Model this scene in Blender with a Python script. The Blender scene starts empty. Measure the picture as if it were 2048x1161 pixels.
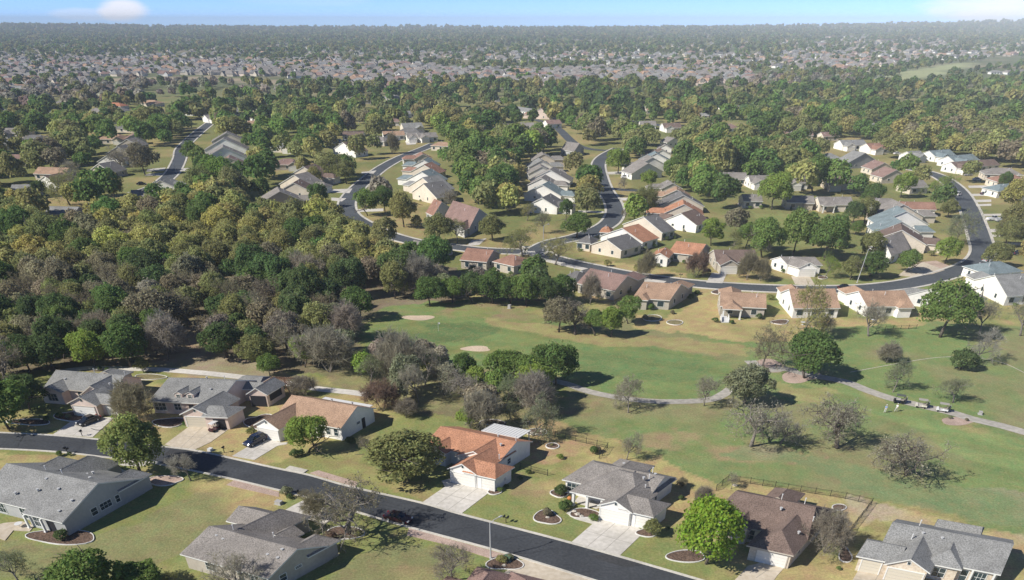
import bpy, math, random
import numpy as np
from mathutils import Vector, Matrix

# ------------------------------------------------------------------ camera, sky, sun
scn = bpy.context.scene
F, HY, YV, CX, CAMH = 1900., 45., 3000., 1024., 63.     # calibration, photo pixels / metres
YC = HY + F*F/(YV-HY)
FL = math.sqrt((YC-HY)*(YV-YC))
PT = math.atan((YC-HY)/FL); cP, sP = math.cos(PT), math.sin(PT)
def P(x, y, z=0.):
    """world point at height z seen at photo pixel x, y (used only to measure the place)"""
    u = x-CX; v = y-YC; dn = v*cP+FL*sP; k = (CAMH-z)/dn
    return (u*k, (FL*cP-v*sP)*k, z)
def Q(X, Y, Z=0.):
    h = CAMH-Z; zc = Y*cP+h*sP
    return CX+FL*X/zc, YC-FL*(Y*sP-h*cP)/zc
def ppm(y): return cP*(y-HY)/CAMH       # photo pixels per metre across, at ground row y

cd = bpy.data.cameras.new('camera'); cam = bpy.data.objects.new('camera', cd)
scn.collection.objects.link(cam); scn.camera = cam
cam.location = (0, 0, CAMH); cam.rotation_euler = (math.pi/2-PT, 0, 0)
cd.sensor_width = 36; cd.lens = 36*FL/2048; cd.shift_y = (YC-580.5)/2048
cd.clip_start = 1; cd.clip_end = 40000

SUN_EL = math.radians(38); SUN_AZ = math.atan2(-.93, -.40)   # towards the sun: x, y = sin, cos
sdir = Vector((-.918*math.cos(SUN_EL), -.395*math.cos(SUN_EL), math.sin(SUN_EL)))
sl = bpy.data.lights.new('sun', 'SUN'); so = bpy.data.objects.new('sun', sl); scn.collection.objects.link(so)
sl.energy = 4.1; sl.angle = math.radians(.5); sl.color = (1, .95, .87)
so.rotation_euler = sdir.to_track_quat('Z', 'Y').to_euler(); so.location = (0, 0, 200)
w = bpy.data.worlds.new('World'); scn.world = w; w.use_nodes = True
nt = w.node_tree; bg = nt.nodes['Background']
sky = nt.nodes.new('ShaderNodeTexSky'); sky.sky_type = 'NISHITA'; sky.sun_disc = False
sky.sun_elevation = SUN_EL; sky.sun_rotation = math.atan2(-.918, -.395); sky.air_density = .25; sky.dust_density = 0; sky.ozone_density = 6
# clouds: two soft low banks just over the horizon
tc = nt.nodes.new('ShaderNodeTexCoord'); sep = nt.nodes.new('ShaderNodeSeparateXYZ'); nt.links.new(tc.outputs['Generated'], sep.inputs[0])
def wm(op, a, b=None, c=None):
    n = nt.nodes.new('ShaderNodeMath'); n.operation = op
    for i, t in enumerate((a, b, c)):
        if t is None: continue
        if isinstance(t, (int, float)): n.inputs[i].default_value = t
        else: nt.links.new(t, n.inputs[i])
    return n.outputs[0]
az = wm('ARCTAN2', sep.outputs[0], sep.outputs[1]); el = wm('ARCSINE', sep.outputs[2])
nz = nt.nodes.new('ShaderNodeTexNoise'); nz.inputs['Scale'].default_value = 14; nz.inputs['Detail'].default_value = 5
mp = nt.nodes.new('ShaderNodeMapping'); mp.inputs['Scale'].default_value = (1, 1, 5); nt.links.new(tc.outputs['Generated'], mp.inputs[0]); nt.links.new(mp.outputs[0], nz.inputs['Vector'])
def cloud(px, py, wx, wy, gain):
    a0 = math.atan2(px-CX, FL/cP*1.0); X, Y, _ = ((px-CX), FL*cP-(py-YC)*sP, 0); Z = -((py-YC)*cP+FL*sP)
    a0 = math.atan2(X, Y); e0 = math.atan2(Z, math.hypot(X, Y)); s = 1/math.hypot(X, Y)
    dx = wm('DIVIDE', wm('SUBTRACT', az, a0), wx*s); dy = wm('DIVIDE', wm('SUBTRACT', el, e0), wy*s)
    r = wm('ADD', wm('MULTIPLY', dx, dx), wm('MULTIPLY', dy, dy))
    r = wm('ADD', r, wm('MULTIPLY', wm('SUBTRACT', nz.outputs[0], .5), -2.2))
    m = nt.nodes.new('ShaderNodeMapRange'); m.interpolation_type = 'SMOOTHSTEP'
    nt.links.new(r, m.inputs[0]); m.inputs[1].default_value = 1.25; m.inputs[2].default_value = .15; m.inputs[3].default_value = 0; m.inputs[4].default_value = gain
    return m.outputs[0]
cl = wm('MAXIMUM', wm('MAXIMUM', cloud(248, 21, 52, 17, .8), cloud(1965, 14, 120, 25, .85)), wm('MAXIMUM', cloud(165, 28, 60, 10, .3), cloud(600, 2, 160, 9, .1)))
mx = nt.nodes.new('ShaderNodeMix'); mx.data_type = 'RGBA'; nt.links.new(cl, mx.inputs[0]); nt.links.new(sky.outputs[0], mx.inputs[6]); mx.inputs[7].default_value = (6.0, 5.75, 5.85, 1)
nt.links.new(mx.outputs[2], bg.inputs[0]); bg.inputs[1].default_value = .135
scn.view_settings.view_transform = 'Standard'; scn.view_settings.look = 'None'; scn.view_settings.gamma = 1; scn.view_settings.exposure = .56
scn.render.resolution_x = 1024; scn.render.resolution_y = 580
scn.render.engine = 'CYCLES'; scn.cycles.max_bounces = 5; scn.cycles.diffuse_bounces = 3; scn.cycles.glossy_bounces = 2; scn.cycles.transmission_bounces = 2; scn.cycles.volume_bounces = 0; scn.cycles.transparent_max_bounces = 4
random.seed(7); R = random.random; rng = np.random.default_rng(11)
COL = scn.collection

# ------------------------------------------------------------------ materials
MATS = {}
def mat(name, col, rough=.9, col2=None, scale=1., detail=4, spec=.15, bump=0, metal=0, contrast=(.35, .65), coord='Object', extra=None, streak=None):
    if name in MATS: return MATS[name]
    m = bpy.data.materials.new(name); m.use_nodes = True; t = m.node_tree; b = t.nodes['Principled BSDF']
    b.inputs['Roughness'].default_value = rough; b.inputs['Specular IOR Level'].default_value = spec; b.inputs['Metallic'].default_value = metal
    if col2 is None: b.inputs['Base Color'].default_value = (*col, 1)
    else:
        c = t.nodes.new('ShaderNodeTexCoord'); n = t.nodes.new('ShaderNodeTexNoise'); n.inputs['Scale'].default_value = scale; n.inputs['Detail'].default_value = detail
        src = c.outputs[coord]
        if streak:
            mpn = t.nodes.new('ShaderNodeMapping'); mpn.inputs['Scale'].default_value = streak; t.links.new(src, mpn.inputs[0]); src = mpn.outputs[0]
        t.links.new(src, n.inputs['Vector'])
        r = t.nodes.new('ShaderNodeMapRange'); r.inputs[1].default_value, r.inputs[2].default_value = contrast; t.links.new(n.outputs[0], r.inputs[0])
        n3 = t.nodes.new('ShaderNodeTexNoise'); n3.inputs['Scale'].default_value = scale*.07; n3.inputs['Detail'].default_value = 3; t.links.new(c.outputs[coord], n3.inputs['Vector'])
        x = t.nodes.new('ShaderNodeMix'); x.data_type = 'RGBA'; t.links.new(r.outputs[0], x.inputs[0]); x.inputs[6].default_value = (*col, 1); x.inputs[7].default_value = (*col2, 1)
        h = t.nodes.new('ShaderNodeHueSaturation'); t.links.new(x.outputs[2], h.inputs['Color'])
        r2 = t.nodes.new('ShaderNodeMapRange'); r2.inputs[1].default_value = .3; r2.inputs[2].default_value = .7; r2.inputs[3].default_value = .84; r2.inputs[4].default_value = 1.16
        t.links.new(n3.outputs[0], r2.inputs[0]); t.links.new(r2.outputs[0], h.inputs['Value']); t.links.new(h.outputs[0], b.inputs['Base Color'])
        if bump:
            bn = t.nodes.new('ShaderNodeBump'); bn.inputs['Strength'].default_value = bump; bn.inputs['Distance'].default_value = .05
            t.links.new(n.outputs[0], bn.inputs['Height']); t.links.new(bn.outputs[0], b.inputs['Normal'])
    MATS[name] = m; return m
def shingle(name, c):
    """asphalt shingles: speckle plus faint courses"""
    d = tuple(v*.62 for v in c); l = tuple(min(1, v*1.25) for v in c)
    return mat(name, d, .95, l, 5.5, 6, .08, .5, contrast=(.33, .62))
ROOFS = {'gray': shingle('gray_shingles', (.245, .245, .235)), 'dark': shingle('charcoal_shingles', (.165, .16, .155)), 'taupe': shingle('taupe_shingles', (.245, .225, .205)),
         'orange': shingle('orange_shingles', (.43, .22, .135)), 'tan': shingle('tan_shingles', (.38, .255, .175)), 'brown': shingle('brown_shingles', (.18, .132, .11)),
         'rust': shingle('rust_shingles', (.30, .175, .13)), 'teal': shingle('blue_grey_shingles', (.19, .235, .245)), 'red': shingle('red_tiles', (.44, .19, .11)), 'rose': shingle('rosy_brown_shingles', (.26, .175, .15))}
WALLS = {'white': mat('white_stucco', (.76, .74, .69), .9, (.82, .80, .75), 2), 'cream': mat('cream_stucco', (.60, .53, .43), .9, (.67, .60, .50), 2), 'tanw': mat('tan_stucco', (.40, .36, .30), .9, (.45, .41, .34), 2),
         'greyw': mat('grey_stucco', (.36, .37, .36), .9, (.41, .41, .39), 2), 'stone': mat('limestone', (.50, .42, .32), .9, (.66, .58, .47), 2.5, bump=.5), 'brick': mat('brown_brick', (.25, .17, .13), .9, (.38, .28, .21), 3, bump=.4), 'pinkw': mat('pale_pink_stucco', (.62, .50, .43), .9, (.68, .56, .48), 2)}
TRIM = mat('white_trim', (.72, .72, .68), .6); TRIMT = mat('tan_trim', (.50, .45, .38), .6); TRIMB = mat('brown_trim', (.20, .14, .11), .6)
GLASS = mat('window_glass', (.03, .05, .06), .08, spec=.6); SCREEN = mat('porch_screen', (.03, .03, .035), .5)  # screen tone also paints the shade in garage and porch openings
GDOOR = mat('garage_door_paint', (.74, .72, .66), .5); GDOOR2 = mat('beige_garage_door_paint', (.60, .55, .44), .5)
CONC = mat('driveway_concrete', (.52, .49, .435), .9, (.63, .595, .54), 1.2, 5); CONCT = mat('tan_concrete', (.48, .41, .31), .9, (.57, .50, .40), 1.2, 5)
CURB = mat('kerb_concrete', (.50, .47, .41), .9, (.60, .57, .50), 2); EDGE = mat('white_bed_edging', (.62, .60, .56), .9, (.74, .72, .68), 3)
ASPH = mat('asphalt', (.042, .046, .052), .85, (.068, .073, .080), 2.2, 9, spec=.25, contrast=(.3, .7), bump=.3); ASPH2 = mat('worn_asphalt', (.062, .070, .078), .85, (.095, .104, .113), 1.5, 8, spec=.25)
PATHM = mat('cart_path_concrete', (.33, .31, .27), .9, (.45, .42, .37), 1, 6); MULCH = mat('dark_mulch', (.07, .048, .036), 1, (.20, .135, .10), 4, 6, bump=.6); BEDG = mat('bed_turf', (.16, .15, .07), 1, (.28, .23, .12), 2, 6)
GRAVEL = mat('pink_gravel', (.34, .24, .19), 1, (.55, .43, .36), 5, 6, bump=.5, contrast=(.3, .7)); SAND = mat('bunker_sand', (.52, .40, .29), 1, (.62, .50, .37), 2)
ROCK = mat('pale_rock', (.40, .36, .30), .95, (.60, .56, .49), 3, bump=.5); IRON = mat('black_iron', (.015, .015, .016), .5, spec=.4); GALV = mat('galvanised_steel', (.50, .50, .49), .5, spec=.4)
WOOD = mat('pergola_wood', (.22, .12, .08), .8, (.30, .18, .12), 4); BARK = mat('bark', (.085, .07, .058), 1, (.16, .135, .115), 6, 6, bump=.8); BARKG = mat('pale_bark', (.17, .15, .13), 1, (.27, .245, .215), 6, 6, bump=.8)
PIPE = mat('white_pipe', (.65, .65, .64), .5); CAST = mat('cast_concrete', (.40, .39, .37), .9)
def leaf_material(name, objcol=True, sat=.16):
    m = bpy.data.materials.new(name); m.use_nodes = True; t = m.node_tree; b = t.nodes['Principled BSDF']; o = t.nodes['Material Output']
    b.inputs['Roughness'].default_value = .75; b.inputs['Specular IOR Level'].default_value = .12
    if objcol: s = t.nodes.new('ShaderNodeObjectInfo').outputs['Color']
    else:
        a = t.nodes.new('ShaderNodeAttribute'); a.attribute_name = 'tint'; s = a.outputs['Color']
    g = t.nodes.new('ShaderNodeNewGeometry'); r = t.nodes.new('ShaderNodeMapRange'); t.links.new(g.outputs['Random Per Island'], r.inputs[0]); r.inputs[3].default_value = .7; r.inputs[4].default_value = 1.35
    r2 = t.nodes.new('ShaderNodeMapRange'); t.links.new(g.outputs['Random Per Island'], r2.inputs[0]); r2.inputs[3].default_value = .475; r2.inputs[4].default_value = .515
    c = t.nodes.new('ShaderNodeTexCoord'); n = t.nodes.new('ShaderNodeTexNoise'); n.inputs['Scale'].default_value = .45; n.inputs['Detail'].default_value = 2; t.links.new(c.outputs['Object'], n.inputs['Vector'])
    r3 = t.nodes.new('ShaderNodeMapRange'); t.links.new(n.outputs[0], r3.inputs[0]); r3.inputs[1].default_value = .3; r3.inputs[2].default_value = .7; r3.inputs[3].default_value = .82; r3.inputs[4].default_value = 1.2
    ml = t.nodes.new('ShaderNodeMath'); ml.operation = 'MULTIPLY'; t.links.new(r.outputs[0], ml.inputs[0]); t.links.new(r3.outputs[0], ml.inputs[1])
    h = t.nodes.new('ShaderNodeHueSaturation'); t.links.new(s, h.inputs['Color']); t.links.new(ml.outputs[0], h.inputs['Value']); t.links.new(r2.outputs[0], h.inputs['Hue'])
    t.links.new(h.outputs[0], b.inputs['Base Color'])
    tr = t.nodes.new('ShaderNodeBsdfTranslucent'); t.links.new(h.outputs[0], tr.inputs[0]); mxs = t.nodes.new('ShaderNodeMixShader'); mxs.inputs[0].default_value = .48
    t.links.new(b.outputs[0], mxs.inputs[1]); t.links.new(tr.outputs[0], mxs.inputs[2]); t.links.new(mxs.outputs[0], o.inputs[0])
    return m
LEAF = leaf_material('foliage'); LEAFA = leaf_material('woodland_foliage', False)

# ------------------------------------------------------------------ mesh helpers
def link(name, me, parent=None):
    o = bpy.data.objects.new(name, me); COL.objects.link(o)
    if parent: o.parent = parent
    return o
def tag(o, label=None, cat=None, group=None, kind=None):
    if label: o['label'] = label
    if cat: o['category'] = cat
    if group: o['group'] = group
    if kind: o['kind'] = kind
    return o
def empty(name, loc, rz=0, label=None, cat=None, group=None):
    o = bpy.data.objects.new(name, None); COL.objects.link(o); o.location = loc; o.rotation_euler = (0, 0, rz); o.empty_display_size = .5
    return tag(o, label, cat, group)
class MB:
    def __init__(s): s.v = []; s.f = []; s.m = []; s.mats = []
    def mi(s, m):
        if m not in s.mats: s.mats.append(m)
        return s.mats.index(m)
    def poly(s, pts, m): 
        n = len(s.v); s.v += [tuple(p) for p in pts]; s.f.append(tuple(range(n, n+len(pts)))); s.m.append(s.mi(m))
    def mesh(s, vs, fs, m):
        n = len(s.v); s.v += [tuple(p) for p in vs]; k = s.mi(m)
        for f in fs: s.f.append(tuple(i+n for i in f)); s.m.append(k)
    def box(s, x0, x1, y0, y1, z0, z1, m, T=None):
        vs = [(x, y, z) for z in (z0, z1) for y in (y0, y1) for x in (x0, x1)]
        if T: vs = [T(*p) for p in vs]
        s.mesh(vs, [(0, 2, 3, 1), (4, 5, 7, 6), (0, 1, 5, 4), (2, 6, 7, 3), (0, 4, 6, 2), (1, 3, 7, 5)], m)
    def tube(s, pts, rs, m, n=6, cap=True):
        pts = [Vector(p) for p in pts]; base = len(s.v); k = s.mi(m); up = Vector((.13, .21, 1)).normalized()
        for i, p in enumerate(pts):
            d = (pts[min(i+1, len(pts)-1)]-pts[max(i-1, 0)]).normalized(); a = d.cross(Vector((0, 1, .1)) if abs(d.z) > .9 else up).normalized(); b = d.cross(a)
            r = rs[i] if hasattr(rs, '__len__') else rs
            for j in range(n):
                t = 2*math.pi*j/n; s.v.append(tuple(p+a*r*math.cos(t)+b*r*math.sin(t)))
        for i in range(len(pts)-1):
            for j in range(n):
                q = base+i*n; s.f.append((q+j, q+(j+1) % n, q+n+(j+1) % n, q+n+j)); s.m.append(k)
        if cap: s.f.append(tuple(base+j for j in range(n))[::-1]); s.m.append(k); s.f.append(tuple(base+(len(pts)-1)*n+j for j in range(n))); s.m.append(k)
    def build(s, name, parent=None, smooth=False):
        me = bpy.data.meshes.new(name); me.from_pydata(s.v, [], s.f); 
        for m in s.mats: me.materials.append(m)
        me.polygons.foreach_set('material_index', s.m)
        if smooth: me.polygons.foreach_set('use_smooth', [True]*len(s.f))
        me.update(); return link(name, me, parent)
def np_mesh(name, v, f, m, tint=None):
    me = bpy.data.meshes.new(name); k = f.shape[1]
    me.vertices.add(len(v)); me.vertices.foreach_set('co', v.astype(np.float32).ravel())
    me.loops.add(f.size); me.loops.foreach_set('vertex_index', f.astype(np.int32).ravel())
    me.polygons.add(len(f)); me.polygons.foreach_set('loop_start', np.arange(0, f.size, k, dtype=np.int32)); me.polygons.foreach_set('loop_total', np.full(len(f), k, np.int32))
    if tint is not None:
        a = me.attributes.new('tint', 'FLOAT_COLOR', 'POINT'); c = np.ones((len(v), 4), np.float32); c[:, :3] = tint; a.data.foreach_set('color', c.ravel())
    me.materials.append(m); me.update(calc_edges=True); return me
def smooth_noise(x, y, s, seed=0):
    """cheap value noise"""
    x = np.asarray(x)/s+seed*17.3; y = np.asarray(y)/s-seed*9.1
    xi = np.floor(x); yi = np.floor(y); fx = x-xi; fy = y-yi; fx = fx*fx*(3-2*fx); fy = fy*fy*(3-2*fy)
    def h(a, b): v = np.sin(a*127.1+b*311.7+seed*3.7)*43758.5453; return v-np.floor(v)
    return (h(xi, yi)*(1-fx)+h(xi+1, yi)*fx)*(1-fy)+(h(xi, yi+1)*(1-fx)+h(xi+1, yi+1)*fx)*fy
def fbm(x, y, s, seed=0): return (smooth_noise(x, y, s, seed)*.5+smooth_noise(x, y, s/2.1, seed+1)*.3+smooth_noise(x, y, s/4.3, seed+2)*.2)
def inpoly(x, y, poly):
    x = np.asarray(x, float); y = np.asarray(y, float); r = np.zeros(x.shape, bool); n = len(poly)
    for i in range(n):
        x0, y0 = poly[i]; x1, y1 = poly[(i+1) % n]
        if y0 == y1: continue
        c = ((y0 > y) != (y1 > y)) & (x < (x1-x0)*(y-y0)/(y1-y0)+x0); r ^= c
    return r
def terrain(x, y):
    x = np.asarray(x, float); y = np.asarray(y, float); k = np.clip((y-2500)/4500, 0, 1)
    side = np.clip(x/4500, -1, 1)
    return k*k*(4+26*fbm(x, y, 1900, 5)+np.where(side > 0, 48*side**2, 26*side**2)) - 0*x
ZK = dict(A=(6.45, 60, 720), B=(5.806, 280, 720), C=(6.829, 500, 770), D=(5.527, 0, 890), E=(5.689, 360, 980), O=(5.804, 840, 830), R=(5.565, 1680, 1010), W=(5.253, 1420, 940), G=(5.047, 1100, 880),
          K=(4.763, 1130, 440), Q=(5.02, 1640, 500), X=(5.805, 1700, 360), M=(3.317, 1000, 450), N=(3.317, 900, 200), S=(3.318, 1450, 450), T=(3.16, 1400, 200), U=(3.317, 0, 200), V=(3.318, 500, 200),
          r1=(2.519, 0, 700), r2=(2.519, 500, 700), r3=(2.519, 1000, 700), r4=(2.518, 1450, 700), p=(1, 0, 0), L=(2.926, 0, 0), J=(2.926, 650, 0), H=(2.926, 1348, 0))
def Z(k, x, y): s, ox, oy = ZK[k]; return (ox+x/s, oy+y/s)
def ZP(k, pts, z=0.): return [P(*Z(k, *q), z) for q in pts]
HAZE = 1.25e-4
# ------------------------------------------------------------------ ground
def band_axis(dense0, dense1, step, far0, far1, g):
    a = list(np.arange(dense0, dense1+1e-6, step)); s = step; v = a[-1]
    while v < far1: s *= g; v += s; a.append(v)
    if far0 is not None:
        s = step; v = a[0]; pre = []
        while v > far0: s *= g; v -= s; pre.append(v)
        a = pre[::-1]+a
    return np.array(a)
xs = band_axis(-125, 125, .85, -6300, 6300, 1.06); ys = band_axis(45, 235, .8, -80, 8700, 1.035)
gx, gy = np.meshgrid(xs, ys); gx = gx.ravel(); gy = gy.ravel(); gz = terrain(gx, gy)
# photo coordinates of every ground point, with the outlines of the patches roughened
h_ = CAMH; zc_ = gy*cP+h_*sP; pxx = CX+FL*gx/zc_; pyy = YC-FL*(gy*sP-h_*cP)/zc_
wob = (fbm(gx, gy, 9, 1)-.5); wob2 = (fbm(gx, gy, 9, 7)-.5); sc_ = (pyy-HY)/700
qx = pxx+wob*60*sc_; qy = pyy+wob2*26*sc_
DRY = np.array((.42, .335, .155)); LAWN = np.array((.225, .25, .088)); FAIR = np.array((.185, .25, .09)); ROUGH = np.array((.245, .24, .115)); WOODF = np.array((.19, .16, .10)); TANP = np.array((.44, .36, .25)); FARG = np.array((.13, .155, .08)); GREENS = np.array((.12, .18, .07)); BRN = np.array((.31, .225, .13))
n1 = fbm(gx, gy, 22, 3); n2 = fbm(gx, gy, 6, 4); n3_ = fbm(gx+gy*.6, gy-gx*.4, 3, 9)
def mixc(a, b, t): t = np.clip(t, 0, 1)[:, None]; return a*(1-t)+b*t
col = mixc(np.tile(LAWN, (len(gx), 1)), DRY, (n1-.47)*5+(n2-.5)*2)
def paint(poly, c, amt=1., c2=None, k=None):
    global col
    m = inpoly(qx, qy, poly).astype(float)*amt
    cc = np.tile(c, (len(gx), 1)) if c2 is None else mixc(np.tile(c, (len(gx), 1)), c2, k)
    col = mixc(col, cc, m)
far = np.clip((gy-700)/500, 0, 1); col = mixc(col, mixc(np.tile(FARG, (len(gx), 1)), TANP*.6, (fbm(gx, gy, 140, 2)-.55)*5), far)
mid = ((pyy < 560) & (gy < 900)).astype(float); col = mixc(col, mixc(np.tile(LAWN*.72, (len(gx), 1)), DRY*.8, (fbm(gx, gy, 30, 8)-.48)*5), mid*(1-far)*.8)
def blob_pts0(cx, cy, rx, ry): return [(cx+rx*math.cos(a), cy+ry*math.sin(a)) for a in np.linspace(0, 6.28, 30)]
# woods floor
WOODS1 = [(-300, 425), (200, 440), (420, 405), (560, 440), (700, 455), (830, 505), (900, 540), (1060, 560), (1150, 585), (1140, 606), (1000, 600), (920, 592), (870, 606), (780, 618), (705, 660), (700, 700), (650, 752), (560, 742), (430, 700), (330, 730), (200, 742), (60, 745), (-300, 760)]
WOODS2 = [(600, 715), (700, 690), (760, 712), (880, 735), (1000, 735), (1120, 745), (1105, 790), (1120, 850), (1000, 850), (905, 835), (790, 815), (690, 775)]
paint(WOODS1, WOODF, 1, TANP*.6, (n1-.55)*4); paint(WOODS2, WOODF, .8, ROUGH, (n1-.4)*4)
paint([(320, 655), (440, 640), (425, 700), (480, 715), (420, 725), (330, 700)], TANP*.8, .8, BRN, n2)
paint([(345, 712), (470, 705), (560, 745), (700, 780), (735, 788), (500, 758), (330, 738), (300, 725)], ROUGH, 1, TANP*.8, (n1-.45)*4)
# golf course: rough, then fairway, green
ROUGHP = [(1080, 640), (1260, 632), (1400, 660), (1640, 655), (2400, 640), (2400, 1200), (2048, 1075), (1830, 1000), (1690, 990), (1470, 955), (1440, 970), (1290, 900), (1110, 845), (1140, 830), (1130, 780), (1000, 740), (880, 730), (760, 700), (700, 680), (700, 650), (780, 612), (900, 600), (1010, 600)]
paint(ROUGHP, ROUGH, 1, FAIR, (n1-.40)*5)
paint([(900, 606), (1010, 600), (1090, 640), (1090, 662), (960, 640), (890, 626)], BRN, .7, LAWN, (n2-.4)*4)
paint([(960, 632), (1060, 648), (1160, 668), (1330, 672), (1490, 690), (1500, 712), (1350, 700), (1180, 690), (1080, 676), (980, 648)], np.array((.34, .29, .13)), .85)
paint([(700, 664), (770, 632), (870, 624), (960, 645), (1060, 668), (1180, 690), (1330, 700), (1440, 712), (1492, 745), (1440, 792), (1340, 802), (1230, 792), (1140, 770), (1100, 745), (1000, 715), (930, 705), (860, 715), (780, 715), (710, 688)], FAIR, 1, LAWN*.9, (n1-.62)*4)
paint([(1170, 700), (1330, 705), (1430, 722), (1420, 755), (1330, 765), (1200, 760), (1150, 730)], GREENS*1.15, .65)
paint([(1480, 700), (1500, 690), (1560, 740), (1690, 775), (1780, 805), (1900, 840), (2048, 875), (2400, 950), (2400, 1010), (2048, 925), (1900, 880), (1760, 835), (1640, 800), (1560, 800), (1490, 770)], FAIR*1.05, .85, DRY*.9, (n1-.60)*6)
paint([(1560, 765), (1680, 785), (1640, 800), (1560, 790)], DRY, .5)
paint([(1840, 838), (2048, 890), (2400, 980), (2400, 1040), (2048, 960), (1880, 910)], FAIR*1.15, .7)
paint([(1230, 850), (1450, 870), (1590, 905), (1690, 925), (1640, 945), (1480, 925), (1330, 895), (1200, 870)], BRN*1.1, .75, FAIR, (n2-.45)*5)
paint([(1110, 790), (1200, 800), (1190, 830), (1120, 835)], BRN, .6, LAWN, (n2-.45)*5)
paint([(1440, 910), (1600, 935), (1720, 990), (1950, 1035), (2400, 1110), (2400, 1060), (2048, 985), (1850, 960), (1700, 930), (1500, 890)], FAIR*np.array((1.05, 1, 1.25)), .85, TANP*.8, (n1-.6)*5)
paint([(1700, 985), (1760, 1010), (2048, 1070), (2400, 1150), (2400, 1250), (2048, 1120), (1980, 1075), (1760, 1040), (1730, 1060), (1690, 1060)], DRY*1.05, 1, TANP, (n2-.4)*3)
paint(blob_pts0(888, 661, 112, 19), GREENS*.95, .75)
paint(blob_pts0(800, 655, 60, 14), LAWN, .5)
# golf edge lawns
paint([(1260, 632), (1340, 640), (1400, 590), (1450, 580), (1440, 640), (1640, 650), (1640, 680), (1480, 682), (1330, 660), (1260, 655)], DRY, 1, LAWN, (n1-.60)*6)
paint([(1100, 840), (1190, 890), (1120, 935), (1060, 905), (1030, 930), (1080, 900), (1060, 880)], np.array((.42, .30, .16)), .9, LAWN, (n2-.6)*6)
paint([(1480, 960), (1690, 995), (1700, 1010), (1500, 985), (1430, 985)], DRY, .9)
paint([(1040, 940), (1130, 985), (1090, 1030), (1000, 1000)], BRN*1.2, .5)
paint([(1030, 1000), (1120, 1000), (1185, 1050), (1140, 1080), (930, 1028), (960, 990)], LAWN, .7, DRY, (n1-.45)*5)
paint([(520, 930), (700, 880), (760, 960), (860, 965), (880, 990), (845, 1003), (600, 945)], DRY*.85, .75, LAWN, (n1-.45)*5)
paint([(0, 900), (230, 915), (240, 935), (0, 960)], DRY*.95, .9, LAWN, (n2-.5)*5); paint([(0, 852), (170, 862), (200, 880), (0, 866)], DRY*.8, .8, LAWN, (n2-.4)*5)
paint([(0, 1080), (150, 1100), (380, 985), (460, 975), (560, 1000), (470, 1040), (380, 1090), (260, 1161), (0, 1161)], ROUGH, .75, DRY, (n1-.5)*6)
paint([(780, 1075), (960, 1120), (850, 1161), (650, 1161), (700, 1110)], ROUGH*.9, .8, DRY, (n1-.5)*6)
paint([(1500, 425), (1690, 425), (1690, 500), (1540, 490)], LAWN, 1, DRY*.8, (n1-.6)*5)
paint([(1055, 500), (1160, 520), (1370, 545), (1370, 560), (1180, 540), (1080, 516)], DRY, .9)
paint([(1740, 160), (1850, 135), (2010, 120), (1960, 128), (1800, 168)], np.array((.34, .37, .19)), 1); paint([(1960, 170), (2100, 160), (2100, 180), (1970, 182)], np.array((.36, .36, .22)), 1)
paint([(190, 158), (420, 152), (660, 168), (600, 176), (400, 160), (200, 164)], TANP*.8, .9); paint([(790, 140), (850, 138), (830, 165), (780, 158)], TANP*.7, .8)
col = col*(.82+.36*n3_)[:, None]
mow = (inpoly(qx, qy, [(700, 664), (960, 640), (1180, 690), (1440, 712), (1492, 745), (1440, 792), (1340, 802), (1140, 770), (930, 705), (710, 688)])*(.045*np.sign(np.sin((gx*.35+gy)/1.6))) + inpoly(qx, qy, [(1500, 700), (1780, 805), (2400, 950), (2400, 1060), (2048, 990), (1760, 850), (1500, 790)])*(.07*np.sign(np.sin((gx*.62+gy)/1.9))))
col = col*(1+mow)[:, None]
f0 = np.arange((len(ys)-1)*len(xs)).reshape(len(ys)-1, len(xs))[:, :-1].ravel(); L_ = len(xs)
gf = np.stack([f0, f0+1, f0+L_+1, f0+L_], 1)
gm = bpy.data.materials.new('ground_grass'); gm.use_nodes = True; t = gm.node_tree; b = t.nodes['Principled BSDF']; b.inputs['Roughness'].default_value = 1; b.inputs['Specular IOR Level'].default_value = .05
a = t.nodes.new('ShaderNodeAttribute'); a.attribute_name = 'tint'; c = t.nodes.new('ShaderNodeTexCoord'); hs = t.nodes.new('ShaderNodeHueSaturation')
na = t.nodes.new('ShaderNodeTexNoise'); na.inputs['Scale'].default_value = 2.6; na.inputs['Detail'].default_value = 8; na.inputs['Roughness'].default_value = .7; t.links.new(c.outputs['Object'], na.inputs['Vector'])
nb = t.nodes.new('ShaderNodeTexNoise'); nb.inputs['Scale'].default_value = .35; nb.inputs['Detail'].default_value = 5; t.links.new(c.outputs['Object'], nb.inputs['Vector'])
ra = t.nodes.new('ShaderNodeMapRange'); ra.inputs[1].default_value = .3; ra.inputs[2].default_value = .7; ra.inputs[3].default_value = .68; ra.inputs[4].default_value = 1.32; t.links.new(na.outputs[0], ra.inputs[0])
rb = t.nodes.new('ShaderNodeMapRange'); rb.inputs[1].default_value = .35; rb.inputs[2].default_value = .65; rb.inputs[3].default_value = .475; rb.inputs[4].default_value = .525; t.links.new(nb.outputs[0], rb.inputs[0])
nc = t.nodes.new('ShaderNodeTexNoise'); nc.inputs['Scale'].default_value = .9; nc.inputs['Detail'].default_value = 9; nc.inputs['Roughness'].default_value = .75; t.links.new(c.outputs['Object'], nc.inputs['Vector'])
rc_ = t.nodes.new('ShaderNodeMapRange'); rc_.inputs[1].default_value = .5; rc_.inputs[2].default_value = .66; rc_.inputs[3].default_value = 0; rc_.inputs[4].default_value = .55; t.links.new(nc.outputs[0], rc_.inputs[0])
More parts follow.
